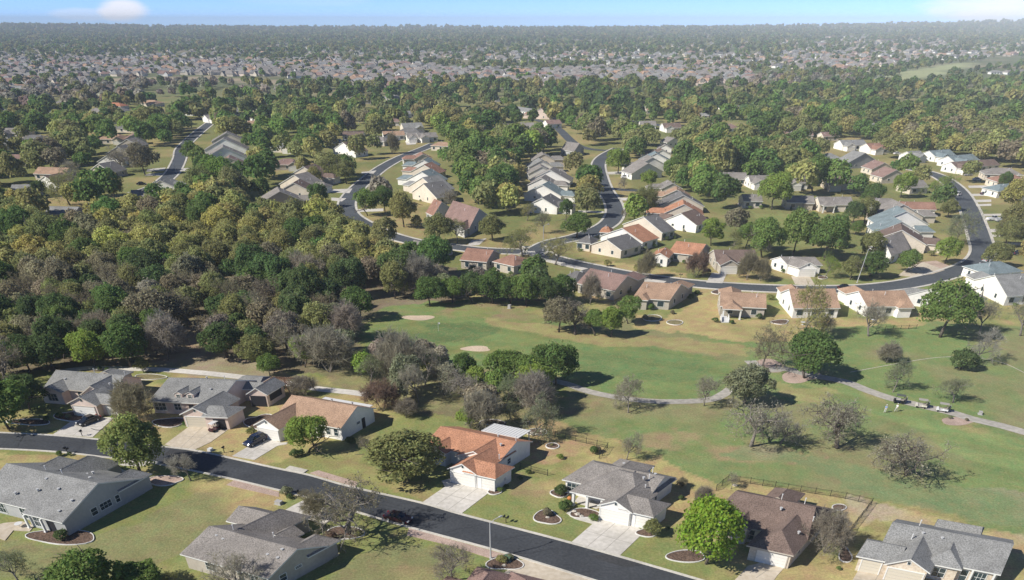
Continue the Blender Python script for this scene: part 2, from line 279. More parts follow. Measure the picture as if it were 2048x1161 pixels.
mt_ = t.nodes.new('ShaderNodeMix'); mt_.data_type = 'RGBA'; mt_.blend_type = 'MIX'; t.links.new(rc_.outputs[0], mt_.inputs[0]); t.links.new(a.outputs['Color'], mt_.inputs[6]); mt_.inputs[7].default_value = (.33, .265, .13, 1)
t.links.new(mt_.outputs[2], hs.inputs['Color']); t.links.new(ra.outputs[0], hs.inputs['Value']); t.links.new(rb.outputs[0], hs.inputs['Hue']); t.links.new(hs.outputs[0], b.inputs['Base Color'])
bn = t.nodes.new('ShaderNodeBump'); bn.inputs['Strength'].default_value = .8; bn.inputs['Distance'].default_value = .12; t.links.new(na.outputs[0], bn.inputs['Height']); t.links.new(bn.outputs[0], b.inputs['Normal'])
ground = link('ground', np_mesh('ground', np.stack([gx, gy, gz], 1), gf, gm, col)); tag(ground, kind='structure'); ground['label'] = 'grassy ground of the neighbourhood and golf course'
for p_ in ground.data.polygons[:0]: pass

# ------------------------------------------------------------------ roads, kerbs, drives, paths
def resample(pts, step):
    pts = [Vector(p) for p in pts]; out = []
    def cr(p0, p1, p2, p3, t): return .5*((2*p1)+(-p0+p2)*t+(2*p0-5*p1+4*p2-p3)*t*t+(-p0+3*p1-3*p2+p3)*t**3)
    for i in range(len(pts)-1):
        p0 = pts[max(i-1, 0)]; p3 = pts[min(i+2, len(pts)-1)]; n = max(1, int((pts[i+1]-pts[i]).length/step))
        out += [cr(p0, pts[i], pts[i+1], p3, k/n) for k in range(n)]
    return out+[pts[-1]]
ROADPTS = []      # (x, y, half width) samples used to keep trees off the roads
def ribbon(name, left, right, z, m, label=None, kind='structure', thick=None):
    mb = MB(); n = len(left)
    for i in range(n-1): mb.poly([(left[i].x, left[i].y, z), (left[i+1].x, left[i+1].y, z), (right[i+1].x, right[i+1].y, z), (right[i].x, right[i].y, z)], m)
    o = mb.build(name); tag(o, label, kind=kind); return o
def sides(line, hw):
    L = []; Rr = []
    for i, p in enumerate(line):
        d = (line[min(i+1, len(line)-1)]-line[max(i-1, 0)]); d.z = 0; d.normalize(); nrm = Vector((-d.y, d.x, 0)); L.append(p+nrm*hw); Rr.append(p-nrm*hw)
    return L, Rr
def kerb(name, line, side, m=CURB, wd=.45, hh=.12, label=None):
    A_, B_ = sides(line, wd/2); mb = MB()
    for i in range(len(line)-1):
        a, b_, c_, d_ = A_[i], A_[i+1], B_[i+1], B_[i]
        mb.poly([(a.x, a.y, hh), (b_.x, b_.y, hh), (c_.x, c_.y, hh), (d_.x, d_.y, hh)][::-1], m); mb.poly([(a.x, a.y, 0), (b_.x, b_.y, 0), (b_.x, b_.y, hh), (a.x, a.y, hh)], m); mb.poly([(d_.x, d_.y, 0), (c_.x, c_.y, 0), (c_.x, c_.y, hh), (d_.x, d_.y, hh)][::-1], m)
    o = mb.build(name); tag(o, label, kind='structure'); return o
up_e = resample([P(*q) for q in [(-160, 861), (0, 866), (107, 871.5), (206, 880.6), (349, 896.5), (397, 903), (466, 918), (556, 938), (619, 951), (700, 974), (843, 1006.5), (925, 1030), (1141, 1086.3), (1401, 1161), (1560, 1210), (1800, 1285)]], 2)
lo_e = resample([P(*q) for q in [(-160, 895), (0, 898.5), (119, 905), (198.5, 914), (298, 926), (437, 953), (556, 981), (607, 994), (700, 1021), (821, 1056), (1000, 1104), (1186.6, 1161), (1330, 1207), (1560, 1285)]], 2)
def even(line, n):
    d = [0]; 
    for i in range(1, len(line)): d.append(d[-1]+(line[i]-line[i-1]).length)
    out = []; j = 0
    for k in range(n):
        t_ = d[-1]*k/(n-1)
        while j < len(d)-2 and d[j+1] < t_: j += 1
        f = (t_-d[j])/max(1e-6, d[j+1]-d[j]); out.append(line[j].lerp(line[j+1], f))
    return out
A1 = even(up_e, 120); B1 = even(lo_e, 120)
ribbon('road', A1, B1, .012, ASPH, 'dark asphalt street crossing the foreground')
kerb('kerb', A1, 1, label='pale kerb on the far side of the foreground street'); kerb('kerb', B1, 1, label='pale kerb on the near side of the foreground street')
TAR = mat('crack_sealant', (.012, .012, .013), .5, spec=.4); OLDP = mat('asphalt_patch', (.045, .046, .048), .9, (.062, .063, .066), 2.5, 8); rc = random.Random(4); mb = MB()
def across(t_, f): i = min(len(A1)-2, max(0, int(t_*(len(A1)-1)))); return A1[i].lerp(B1[i], f)
def crack(pts, w_=.035):
    for a, b_ in zip(pts, pts[1:]):
        d = (b_-a); 
        if d.length < 1e-4: continue
        d.normalize(); n = Vector((-d.y, d.x, 0))*w_; mb.poly([(p.x, p.y, .017) for p in (a-n, b_-n, b_+n, a+n)], TAR)
for k_ in range(16):
    t_ = rc.uniform(.05, .95); j_ = Vector((0, 0, 0)); crack([across(t_, f)+Vector((rc.uniform(-.35, .35), rc.uniform(-.3, .3), 0)) for f in np.linspace(.02, rc.choice([.5, .98, .98]), 9)])
for k_ in range(7):
    t_ = rc.uniform(.05, .85); f0_ = rc.uniform(.3, .7); crack([across(t_+.012*q, f0_+rc.uniform(-.02, .02)) for q in range(6)])
mb.build('crack_sealing').update_tag(); tag(bpy.data.objects['crack_sealing'], 'dark sealed cracks in the foreground street', kind='structure'); mb = MB()
for t_, dt, f0_, f1_ in ((.30, .02, .1, .45), (.62, .012, .5, .9), (.78, .03, .05, .3)): mb.poly([(p.x, p.y, .016) for p in (across(t_, f0_), across(t_+dt, f0_), across(t_+dt, f1_), across(t_, f1_))], OLDP)
X_ = mb.build('asphalt_patch'); tag(X_, 'greyer patches in the foreground street', kind='structure')
ROADS = {
 'middle road behind the golf houses': ([(1068, 492), (1085, 510), (1130, 524), (1190, 537), (1280, 554), (1400, 569), (1550, 578), (1700, 579), (1790, 572), (1850, 561), (1905, 546), (1950, 527), (1966, 505), (1960, 478), (1950, 447), (1935, 410), (1915, 380), (1885, 357), (1855, 345), (1820, 338)], 3.8, ASPH2),
 'street winding up the centre': ([Z('N', *q) for q in [(1120, 322), (1025, 375), (985, 430), (1000, 520), (1030, 600), (1080, 680), (1095, 750), (1060, 815), (970, 868), (830, 915), (690, 945), (600, 985), (540, 1030)]], 3.7, ASPH2),
 'street winding up the left of centre': ([Z('V', *q) for q in [(1230, 290), (1150, 325), (1000, 385), (880, 450), (790, 520), (700, 600), (645, 680), (665, 760), (770, 830), (900, 890), (1100, 945), (1330, 975), (1560, 1000), (1860, 1010), (1900, 1000)]], 3.6, ASPH2),
 'street at the far left': ([Z('U', *q) for q in [(1400, 150), (1300, 230), (1210, 320), (1195, 380), (1170, 440), (1130, 500), (1040, 570), (900, 620)]], 3.6, ASPH2),
 'cross street at the top of the centre street': ([Z('N', *q) for q in [(560, 130), (700, 180), (840, 300), (1000, 335), (1100, 330)]], 3.4, ASPH2),
 'side street running east': ([Z('N', *q) for q in [(1080, 590), (1150, 598), (1290, 603)]], 3.0, ASPH2),
 'far cross street': ([(1160, 238), (1220, 240), (1290, 246), (1340, 255)], 5, ASPH2)}
for nm, (pts, hw, m) in ROADS.items():
    ln = resample([P(*q) for q in pts], 3); L, Rr = sides(ln, hw); zz = .012+.004*list(ROADS).index(nm)
    ribbon('road', L, Rr, zz, m, 'asphalt '+nm)
    for s_, e in ((L, 'left'), (Rr, 'right')):
        if nm.startswith('far') or nm.startswith('cross') or nm.startswith('side'): continue
        kerb('kerb', sides(ln, hw+.4)[0 if e == 'left' else 1], 1, wd=1.0, label='pale kerb on the %s side of the %s' % (e, nm))
    ROADPTS += [(p.x, p.y, hw+1.2) for p in ln]
ROADPTS += [((a.x+b_.x)/2, (a.y+b_.y)/2, 6) for a, b_ in zip(A1, B1)]
def patch(name, pts, z, m, label, kind='structure', rim=None, rimh=.1, joints=None):
    """flat slab with a poured edge; pts are world points"""
    mb = MB(); n = len(pts); mb.poly([(p[0], p[1], z) for p in pts], m)
    for i in range(n):
        a, b_ = pts[i], pts[(i+1) % n]; mb.poly([(a[0], a[1], -.05), (b_[0], b_[1], -.05), (b_[0], b_[1], z), (a[0], a[1], z)], m)
    o = mb.build(name); tag(o, label, kind=kind); return o
JOINT = mat('sawn_joint_line', (.27, .25, .22), 1)  # darker tone of the sawn joints in the drives
def drive(k, pts, label, m=CONC, z=.06, grid=None):
    w_ = ZP(k, pts); o = patch('driveway', w_, z, m, label)
    if grid:   # sawn joints between opposite edges: (i0,i1,i2,i3) quad corners, nu, nv
        (i0, i1, i2, i3), nu, nv = grid; q = [Vector(w_[i]) for i in (i0, i1, i2, i3)]; mb = MB()
        def seg(a, b_):
            d = (b_-a).normalized(); n = Vector((-d.y, d.x, 0))*.035; mb.poly([(p.x, p.y, z+.004) for p in (a-n, b_-n, b_+n, a+n)], JOINT)
        for i in range(1, nu): seg(q[0].lerp(q[3], i/nu), q[1].lerp(q[2], i/nu))
        for i in range(1, nv): seg(q[0].lerp(q[1], i/nv), q[3].lerp(q[2], i/nv))
        mb.build('joint', o)
    return o
drive('A', [(300, 965), (610, 735), (930, 745), (1090, 745), (810, 1000)], 'pale concrete driveway under the black sedan', grid=((0, 1, 3, 4), 2, 2))
drive('B', [(390, 1015), (290, 985), (500, 830), (590, 762), (820, 780), (1040, 800), (960, 860), (820, 960), (640, 1045)], 'tan concrete driveway with the parked golf cart', CONCT, grid=((0, 3, 5, 8), 3, 2))
drive('B', [(1070, 1120), (1240, 1020), (1400, 895), (1640, 965), (1720, 960), (1700, 985), (1600, 1000), (1330, 1165)], 'narrow concrete driveway under the dark blue wagon', CONC, grid=((0, 2, 3, 7), 2, 2))
drive('O', [(10, 1030), (290, 838), (250, 770), (340, 745), (385, 780), (835, 880), (480, 1150)], 'wide concrete driveway of the orange roofed house', grid=((0, 4, 5, 6), 3, 2))
drive('G', [(205, 1045), (430, 850), (515, 800), (880, 880), (950, 935), (700, 1175)], 'wide concrete driveway of the taupe roofed house', grid=((0, 2, 4, 5), 3, 2))
drive('G', [(165, 742), (250, 690), (300, 720), (470, 830), (430, 850), (250, 800)], 'curving front walk of the taupe roofed house', z=.05)
drive('G', [(250, 620), (300, 560), (480, 600), (540, 680), (470, 700), (300, 650)], 'porch slab of the taupe roofed house', z=.08)
drive('W', [(150, 1290), (260, 1161), (400, 1010), (600, 965), (790, 1020), (700, 1120), (560, 1330)], 'tan driveway of the brown roofed house', CONCT, grid=((1, 3, 4, 5), 2, 2))
drive('R', [(80, 940), (210, 720), (440, 765), (520, 780), (900, 850), (820, 1010)], 'tan driveway at the bottom right corner', CONCT, grid=((0, 1, 4, 5), 3, 2))
drive('D', [(1000, 160), (1118, 128), (1200, 180), (1290, 250), (1500, 330), (1330, 380), (1150, 290)], 'driveway of the big grey house at bottom left', grid=None)
drive('D', [(1310, 170), (1500, 180), (1800, 190), (1560, 240), (1320, 230)], 'drive apron below the street tree', z=.05)
drive('E', [(1200, 232), (1290, 180), (1400, 125), (1800, 250), (1650, 400), (1420, 330)], 'driveway behind the grey house at bottom centre')
drive('p', [(1040, 1121), (1052, 1120), (1155, 1152), (1190, 1164), (1150, 1200), (985, 1195), (985, 1165)], 'tan driveway at the bottom centre', CONCT)
drive('D', [(-60, 900), (40, 870), (250, 850), (380, 900), (330, 960), (150, 950), (60, 1060), (-60, 1020)], 'stone patio behind the big grey house', CONCT, z=.10)
drive('K', [(1345, 598), (1400, 505), (1540, 515), (1500, 605)], 'concrete driveway across the middle road')
drive('S', [(465, 395), (440, 343), (560, 340), (600, 405)], 'tan driveway of the brick gabled house', CONCT)
drive('X', [(560, 1110), (700, 1000), (860, 960), (1100, 1050), (960, 1095), (740, 1130)], 'tan corner driveway on the middle road', CONCT)
drive('X', [(780, 960), (1000, 940), (1180, 1010), (1060, 1050)], 'gravel island on the corner plot', GRAVEL, z=.05)
for i, (k, y0, y1, x0, x1) in enumerate([('X', 70, 96, 1370, 1640), ('X', 165, 190, 1400, 1680), ('X', 235, 262, 1440, 1640), ('X', 285, 308, 1460, 1640), ('X', 400, 425, 1520, 1760), ('X', 440, 475, 1560, 1900), ('X', 575, 610, 1600, 1850), ('X', 640, 662, 1630, 1900), ('X', 735, 765, 1670, 2100), ('X', 820, 850, 1720, 2100)]):
    drive(k, [(x0, y0), (x1, y0-5), (x1, y1-5), (x0+12, y1)], 'pale driveway crossing the verge beside the right road, number %s from the top' % ['one', 'two', 'three', 'four', 'five', 'six', 'seven', 'eight', 'nine', 'ten'][i])
for i, (k, q) in enumerate([('N', [(1120, 650), (1225, 652), (1220, 668), (1130, 668)]), ('N', [(1140, 685), (1215, 688), (1205, 700), (1150, 700)]), ('N', [(860, 575), (960, 580), (970, 605), (870, 600)]), ('N', [(880, 625), (985, 640), (995, 655), (880, 648)]), ('N', [(850, 735), (1020, 740), (1020, 752), (850, 748)]), ('N', [(1040, 480), (1160, 475), (1160, 495), (1045, 495)]),
                            ('V', [(720, 728), (885, 722), (885, 740), (725, 745)]), ('V', [(545, 595), (680, 590), (660, 620), (540, 615)]), ('V', [(540, 650), (640, 655), (610, 675), (540, 668)]), ('V', [(1470, 935), (1570, 920), (1520, 965), (1440, 970)]), ('V', [(1030, 275), (1110, 270), (1100, 295), (1040, 300)]), ('U', [(990, 490), (1080, 488), (1060, 505), (960, 502)]), ('U', [(980, 460), (1100, 450), (1090, 470), (970, 478)]), ('U', [(1210, 455), (1290, 452), (1280, 470), (1200, 475)]), ('V', [(740, 480), (840, 470), (820, 490), (740, 492)])]):
    drive(k, q, 'short pale driveway of a row house in the middle distance')
# cart paths and trail
def path(name, pts, hw, m, label, z=.03, taper=None):
    ln = resample([P(*q) for q in pts], 2); L, Rr = sides(ln, hw); return ribbon(name, L, Rr, z, m, label)
path('cart_path', [(1060, 752), (1091, 759.5), (1131, 767.5), (1175, 783), (1222, 793), (1278, 801), (1337, 804), (1413, 801), (1445, 790), (1480, 765), (1505, 745), (1525, 738)], 1.25, PATHM, 'pale cart path curving below the fairway')
path('cart_path', [(1500, 722), (1525, 741), (1569, 738), (1621, 751), (1688, 763.5), (1728, 779), (1780, 797), (1847, 813), (1907, 827), (1946, 839), (2006, 853), (2048, 865), (2160, 893)], 1.5, PATHM, 'pale cart path with the golf carts', z=.04)
path('trail', [(120, 744), (171, 737), (238, 737.7), (318, 739.7), (397, 745.6), (456, 751.6), (536, 761.5), (588, 769.5), (635, 778), (700, 785), (740, 791)], 1.3, CONC, 'pale concrete trail behind the houses at left')
path('trail', [(1700, 745), (1880, 715), (1990, 722), (2060, 752)], .12, ROCK, 'thin stone edging line in the grass at right', z=.02)
path('kerb_strip', [(1062, 503), (1075, 516), (1120, 527), (1200, 545), (1270, 556), (1330, 565)], 1.3, CONC, 'pale sidewalk beside the middle road', z=.035)
patch('gravel_strip', ZP('r2', [(800, 900), (1200, 1008), (1330, 1045), (1212, 1052), (1000, 985), (790, 935)]), .05, GRAVEL, 'pink gravel strip along the near kerb by the street lamp')
patch('gravel_strip', ZP('r1', [(1180, 657), (1405, 717), (1405, 742), (1140, 682)]), .05, GRAVEL, 'pink gravel strip along the near kerb at left')
patch('gravel_strip', ZP('r2', [(300, 622), (345, 608), (545, 668), (530, 692)]), .05, GRAVEL, 'pink gravel strip on the far verge')
def blob_pts(cx, cy, rx, ry, n=28, j=.12, seed=0):
    r_ = random.Random(seed); ph = [r_.random()*6.28 for _ in range(3)]
    return [(cx+rx*math.cos(a)*(1+j*math.sin(2*a+ph[0])+j*math.sin(3*a+ph[1])), cy+ry*math.sin(a)*(1+j*math.sin(2*a+ph[0])+j*math.sin(3*a+ph[1]))) for a in [2*math.pi*i/n for i in range(n)]]
def bunker(pts, label, i):
    patch('bunker', [P(*q) for q in pts], .03, SAND, label)
bunker(blob_pts(837, 636, 29, 5.5, seed=3), 'kidney shaped sand bunker beyond the green', 0); bunker(blob_pts(773, 694, 11, 7, seed=5), 'small sand bunker left of the green', 1); bunker(blob_pts(952, 698, 32, 5, seed=6), 'long sand bunker below the green', 2)
patch('tree_bed', [P(*q) for q in blob_pts(1533, 733, 34, 15, seed=8)], .025, GRAVEL, 'pink gravel tree bed where the cart path forks'); patch('tree_bed', [P(*q) for q in blob_pts(1600, 754, 38, 12, seed=9)], .025, GRAVEL, 'oval gravel tree bed under the green oak')
patch('tree_bed', [P(*q) for q in blob_pts(1920, 842, 40, 8, seed=10)], .025, GRAVEL, 'gravel bed beside the cart path')
# planting beds with pale edging: bed > edging
BED_N = [0]
def bed(px, py, rx, ry, label, j=.12, m=MULCH, rim=.16):
    BED_N[0] += 1; pts = [Vector(P(*q)) for q in blob_pts(px, py, rx, ry, 26, j, BED_N[0])]; c = sum(pts, Vector())/len(pts)
    e = empty('planting_bed', c, 0, label, 'planting bed')
    mb = MB(); mb.poly([(p.x-c.x, p.y-c.y, .07) for p in pts], m); mb.build('mulch', e)
    mb = MB(); n = len(pts); o_ = [c+(p-c)*(1+rim/max(.3, (p-c).length)) for p in pts]
    for i in range(n):
        a, b_, c2, d = pts[i]-c, pts[(i+1) % n]-c, o_[(i+1) % n]-c, o_[i]-c
        mb.poly([(a.x, a.y, .16), (b_.x, b_.y, .16), (c2.x, c2.y, .16), (d.x, d.y, .16)], EDGE); mb.poly([(d.x, d.y, 0), (c2.x, c2.y, 0), (c2.x, c2.y, .16), (d.x, d.y, .16)][::-1], EDGE); mb.poly([(a.x, a.y, .02), (b_.x, b_.y, .02), (b_.x, b_.y, .16), (a.x, a.y, .16)], EDGE)
    mb.build('edging', e); return e
bed(1105, 893, 12, 5.5, 'round mulch bed ringed in white in the fenced back yard', .03); bed(1094, 1036, 26, 13, 'wavy edged mulch bed on the lawn of the taupe roofed house'); bed(1120, 988, 16, 8, 'mulch bed at the corner of the taupe roofed house')
bed(1168, 1028, 26, 10, 'rock and mulch bed beside the front walk', .1); bed(1295, 1066, 22, 8, 'mulch bed below the small tree by the single garage door'); bed(1372, 1114, 40, 11, 'long white edged bed under the lime green tree', .06)
bed(690, 1067, 36, 13, 'ringed mulch bed under the big brown oak', .04); bed(1010, 1128, 32, 14, 'shrub bed at the near kerb by the street lamp'); bed(989, 985, 13, 5, 'tiny curved bed at the orange house garage corner', .05)
bed(330, 962, 34, 9, 'gravel bed beneath the bare street tree', .1, GRAVEL); bed(340, 846, 32, 9, 'dark bed under the front windows of the dormered house'); bed(520, 845, 28, 14, 'winding bed along the shaded side of the dormered house', .15)
bed(140, 834, 26, 10, 'shrub bed left of the black sedan'); bed(60, 845, 40, 6, 'low bed at the left woodland edge', .1); bed(1690, 1112, 12, 14, 'narrow white edged bed left of the corner garage', .1); bed(1678, 1016, 13, 6, 'round white planter ring behind the brown roofed house', .02)
bed(1305, 637, 18, 6, 'oval stone ring on the golf side lawn', .03, BEDG); bed(1350, 646, 15, 5, 'half moon stone ring near the fairway', .05, BEDG); bed(1435, 585, 12, 4, 'small flower bed between the two tan roofed houses'); bed(125, 1075, 70, 14, 'pale edged bed behind the big grey house', .08)
bed(1640, 608+0, 1, .6, 'small stepping stone bed beside the tan roofed house', .02); bed(1645, 556, 9, 3, 'white ring bed around the leaning green tree', .02); bed(985, 846, 26, 5, 'curved stone bed behind the white patio cover', .08); bed(1073, 865, 22, 6, 'rocky ring bed at the yard fence', .05)
bed(1460, 1012, 20, 6, 'mulch strip behind the brown roofed house'); bed(300, 755, 34, 5, 'stone ringed bed behind the leftmost grey house', .08, BEDG); bed(1560, 645, 18, 4, 'pale edged bed beside the porch of the tan house'); bed(1445, 610, 8, 14, 'white edged bed at the left of the tan house', .1)
# ------------------------------------------------------------------ houses
class House:
    def __init__(s, label, O, u, v, roof, wall, group=None, cat='house', trim=None, near=False):
        s.O = Vector((O[0], O[1], 0)); s.u = Vector((u[0], u[1], 0)); s.v = Vector((v[0], v[1], 0)); s.rm = ROOFS[roof]; s.wm = WALLS[wall]; s.trim = trim or TRIM; s.near = near
        s.root = empty('house', s.O, 0, label, cat, group); s.roof = MB(); s.wall = MB(); s.k = 0; s.foot = []; s.jobs = []
    def T(s, x, y, z): p = s.u*x+s.v*y; return (p.x, p.y, z)
    def world(s, x, y, z=0): p = s.O+s.u*x+s.v*y; return (p.x, p.y, z)
    def wing(s, x0, x1, y0, y1, r, ax='x', h0=0, h1=0, e=2.7, ov=.45, gov=.3, wall=True, base=0, th=.2):
        s.k += 1; e = e+.006*s.k; r = r+.005*s.k; s.foot.append((x0, x1, y0, y1, r)); base = base+.004*s.k-.05 if base == 0 else base
        if ax == 'x': a0, a1, b0, b1 = x0, x1, y0, y1; T = s.T
        else:
            a0, a1, b0, b1 = y0, y1, x0, x1; T = lambda a, b, z: s.T(b, a, z)
        bm_ = (b0+b1)/2; sl = (r-e)/((b1-b0)/2)
        A, B, C, D = (a0, b0, e), (a1, b0, e), (a1, b1, e), (a0, b1, e); Rg0, Rg1 = (a0+h0, bm_, r), (a1-h1, bm_, r)
        faces = [[A, B, Rg1, Rg0], [C, D, Rg0, Rg1]]
        if h0: faces.append([D, A, Rg0])
        if h1: faces.append([B, C, Rg1])
        for f in faces:
            s.roof.poly([T(*p) for p in f], s.rm); s.roof.poly([T(p[0], p[1], p[2]-th) for p in f][::-1], s.trim)
        ring = [A, B]+([] if h1 else [Rg1])+[C, D]+([] if h0 else [Rg0])
        for i in range(len(ring)):
            p, q = ring[i], ring[(i+1) % len(ring)]
            s.roof.poly([T(p[0], p[1], p[2]-th), T(q[0], q[1], q[2]-th), T(*q), T(*p)], s.trim)
        if wall:   # ridge cap
            rc = .14; s.roof.poly([T(Rg0[0], bm_-rc, r-sl*rc+.03), T(Rg1[0], bm_-rc, r-sl*rc+.03), T(Rg1[0], bm_, r+.035), T(Rg0[0], bm_, r+.035)], s.rm); s.roof.poly([T(Rg0[0], bm_+rc, r-sl*rc+.03), T(Rg1[0], bm_+rc, r-sl*rc+.03), T(Rg1[0], bm_, r+.035), T(Rg0[0], bm_, r+.035)], s.rm)
        if not wall: return
        w0, w1 = a0+(ov if h0 else gov), a1-(ov if h1 else gov); c0, c1 = b0+ov, b1-ov; zt = e+sl*ov-th-.01
        prof0 = [(w0, c0, zt)]+([] if h0 else [(w0, bm_, r-th-.02)])+[(w0, c1, zt)]; prof1 = [(w1, c0, zt)]+([] if h1 else [(w1, bm_, r-th-.02)])+[(w1, c1, zt)]
        for pr in (prof0, prof1): s.wall.poly([T(pr[0][0], c0, base)]+[T(*p) for p in pr]+[T(pr[0][0], c1, base)], s.wm)
        for c in (c0, c1): s.wall.poly([T(w0, c, base), T(w1, c, base), T(w1, c, zt), T(w0, c, zt)], s.wm)
    def plate(s, x, y, d, out, w, z0, h, p0, p1, m, mb, off=0):
        """box standing on a wall through local x, y; d = 'x' or 'y' wall direction, out = outward sign"""
        a, b = sorted((p0*out, p1*out))
        if d == 'x': mb.box(x-w/2+off, x+w/2+off, y+a, y+b, z0, z0+h, m, s.T)
        else: mb.box(x+a, x+b, y-w/2+off, y+w/2+off, z0, z0+h, m, s.T)
    def window(s, x, y, d, out, w=1.2, z0=.9, h=1.3, n=2, label=None, pane=GLASS):
        fr = MB(); t = .09
        s.plate(x, y, d, out, w+2*t, z0-t, t, -.05, .07, s.trim, fr); s.plate(x, y, d, out, w+2*t, z0+h, t, -.05, .07, s.trim, fr)
        for q in (-1, 1): s.plate(x, y, d, out, t, z0, h, -.05, .07, s.trim, fr, q*(w/2+t/2))
        for i in range(1, n): s.plate(x, y, d, out, .05, z0, h, -.02, .05, s.trim, fr, -w/2+w*i/n)
        s.plate(x, y, d, out, w, z0+h*.5-.025, .05, -.02, .048, s.trim, fr)
        f = fr.build('window', s.root); pn = MB(); s.plate(x, y, d, out, w, z0, h, -.04, .028, pane, pn); pn.build('pane', f); return f
    def simple_window(s, x, y, d, out, w=1.3, z0=.9, h=1.2):
        mb = MB(); s.plate(x, y, d, out, w+.24, z0-.12, h+.24, -.05, .05, s.trim, mb); s.plate(x, y, d, out, w, z0, h, -.04, .075, GLASS, mb); mb.build('window', s.root)
    def gdoor(s, x, y, d, out, w=4.9, h=2.15, m=GDOOR, label=None):
        fr = MB()
        for i in range(4): s.plate(x, y, d, out, w, .03+i*h/4, h/4-.035, -.05, .05, m, fr)
        s.plate(x, y, d, out, w, .03, h-.03, -.05, .02, CAST, fr)
        for q in (-1, 1): s.plate(x, y, d, out, .16, 0, h+.02, -.05, .10, s.trim, fr, q*(w/2+.08))
        s.plate(x, y, d, out, w+.34, h+.02, .16, -.05, .11, s.trim, fr); o = fr.build('garage_door', s.root)
        if label: o['label'] = label
        return o
    def col(s, x, y, h=2.5, w=.35, m=None):
        mb = MB(); mb.box(x-w/2, x+w/2, y-w/2, y+w/2, 0, h, m or s.trim, s.T); mb.box(x-w/2-.06, x+w/2+.06, y-w/2-.06, y+w/2+.06, 0, .25, m or s.trim, s.T); mb.build('porch_column', s.root)
    def vent(s, x, y, z, kind=0):
        mb = MB()
        if kind == 0: mb.tube([s.T(x, y, z-.3), s.T(x, y, z+.75)], .07, PIPE, 6); mb.tube([s.T(x, y, z+.75), s.T(x, y, z+.85)], .12, PIPE, 6)
        else: mb.tube([s.T(x, y, z-.1), s.T(x, y, z+.22)], .17, GALV, 8); mb.tube([s.T(x, y, z+.22), s.T(x, y, z+.3)], .26, GALV, 8)
        mb.build('roof_vent', s.root)
    def gable_vent(s, x, y, d, out, z): 
        mb = MB(); s.plate(x, y, d, out, .55, z, .6, -.03, .05, s.trim, mb); s.plate(x, y, d, out, .38, z+.08, .44, -.02, .07, GLASS, mb); mb.build('gable_vent', s.root)
    def block(s, name, x0, x1, y0, y1, z0, z1, m, label=None): mb = MB(); mb.box(x0, x1, y0, y1, z0, z1, m, s.T); o = mb.build(name, s.root); return o
    def done(s):
        s.wall.build('wall', s.root); s.roof.build('roof', s.root); FOOT.append(s); return s
FOOT = []
def uv(ua, va): return (math.cos(math.radians(ua)), math.sin(math.radians(ua))), (math.cos(math.radians(va)), math.sin(math.radians(va)))
HG = 'houses along the foreground street'
# 1 orange roofed house
h = House('orange shingled house with a white patio cover and triple garage', (-2.86, 113.0), *uv(-24.5, 53.3), 'orange', 'white', HG, near=True)
h.wing(-19.3, -3.5, 6.5, 16.7, 4.6); h.wing(-11.7, -3.5, 4.8, 11.6, 4.52, 'y'); h.wing(-9.5, -3.5, 0, 8, 4.25, 'y'); h.wing(-6.5, 0, 0, 5.7, 4.05, 'x', 0, 1.9); h.wing(-18.4, -13.4, 5, 9.5, 3.9, 'y')
h.gdoor(-6.6, .3, 'x', -1, 4.6); h.gdoor(-1.75, .45, 'x', -1, 2.4); h.gable_vent(-6.5, .3, 'x', -1, 3.25); h.window(-15.9, 5.3, 'x', -1, 1.8); h.window(-3.8, 9.6, 'y', 1, .9, 1.0, 1.0); h.block('meter_box', -.5, -.3, 3.2, 3.5, 1, 1.5, GALV)
h.vent(-5.5, 9.8, 4.2, 1); h.vent(-8.5, 13.5, 4, 1); h.vent(-4.2, 12.4, 4.4); h.vent(-3.9, 6.9, 3)
mb = MB(); mb.box(-14.2, -6.4, 16.5, 20.6, 2.75, 2.9, PIPE, h.T); [mb.box(-14.2+i*.65, -14.12+i*.65, 16.5, 20.62, 2.9, 2.95, PIPE, h.T) for i in range(13)]; o = mb.build('patio_cover', h.root); o['label'] = 'flat white panel patio cover'
for x in (-14, -10.3, -6.6): h.col(x, 20.3, 2.75, .15)
h.done()
# 2 leftmost grey house
h = House('leftmost grey roofed house with the black sedan on its driveway', (-84.64, 150.86), *uv(-11.1, 71.6), 'gray', 'pinkw', HG, trim=TRIMT, near=True)
h.wing(-16.7, 0, 0, 9.4, 4.9); h.wing(-6.3, .2, -1.9, 4.9, 4.8, 'y'); h.wing(-5.4, 1.5, -6.6, 0, 4.3, 'y'); h.wing(-1, 5.2, -5.4, -1, 3.9, 'x', 0, 2.2); h.wing(-16.5, -10.6, -1.9, 4, 3.9, 'y'); h.wing(-11.3, -4.6, 8, 12.4, 3.9, 'y', 0, 2)
h.gdoor(-2, -6.3, 'x', -1, 4.9); h.gdoor(3.2, -4.95, 'x', -1, 2.4); h.gable_vent(-1.95, -6.3, 'x', -1, 3.2); h.window(-13.5, -1.6, 'x', -1, 2.2, .7, 1.5, 3); h.window(-8.4, .45, 'x', -1, 1.2); h.window(-.3, 5, 'y', 1, .8, 1, 1); h.vent(-9, 6.5, 4.3); h.vent(-3, 8, 3.5); h.vent(-1.4, 1.5, 4, 1); h.vent(-13, 2.5, 3.8, 1); h.done()
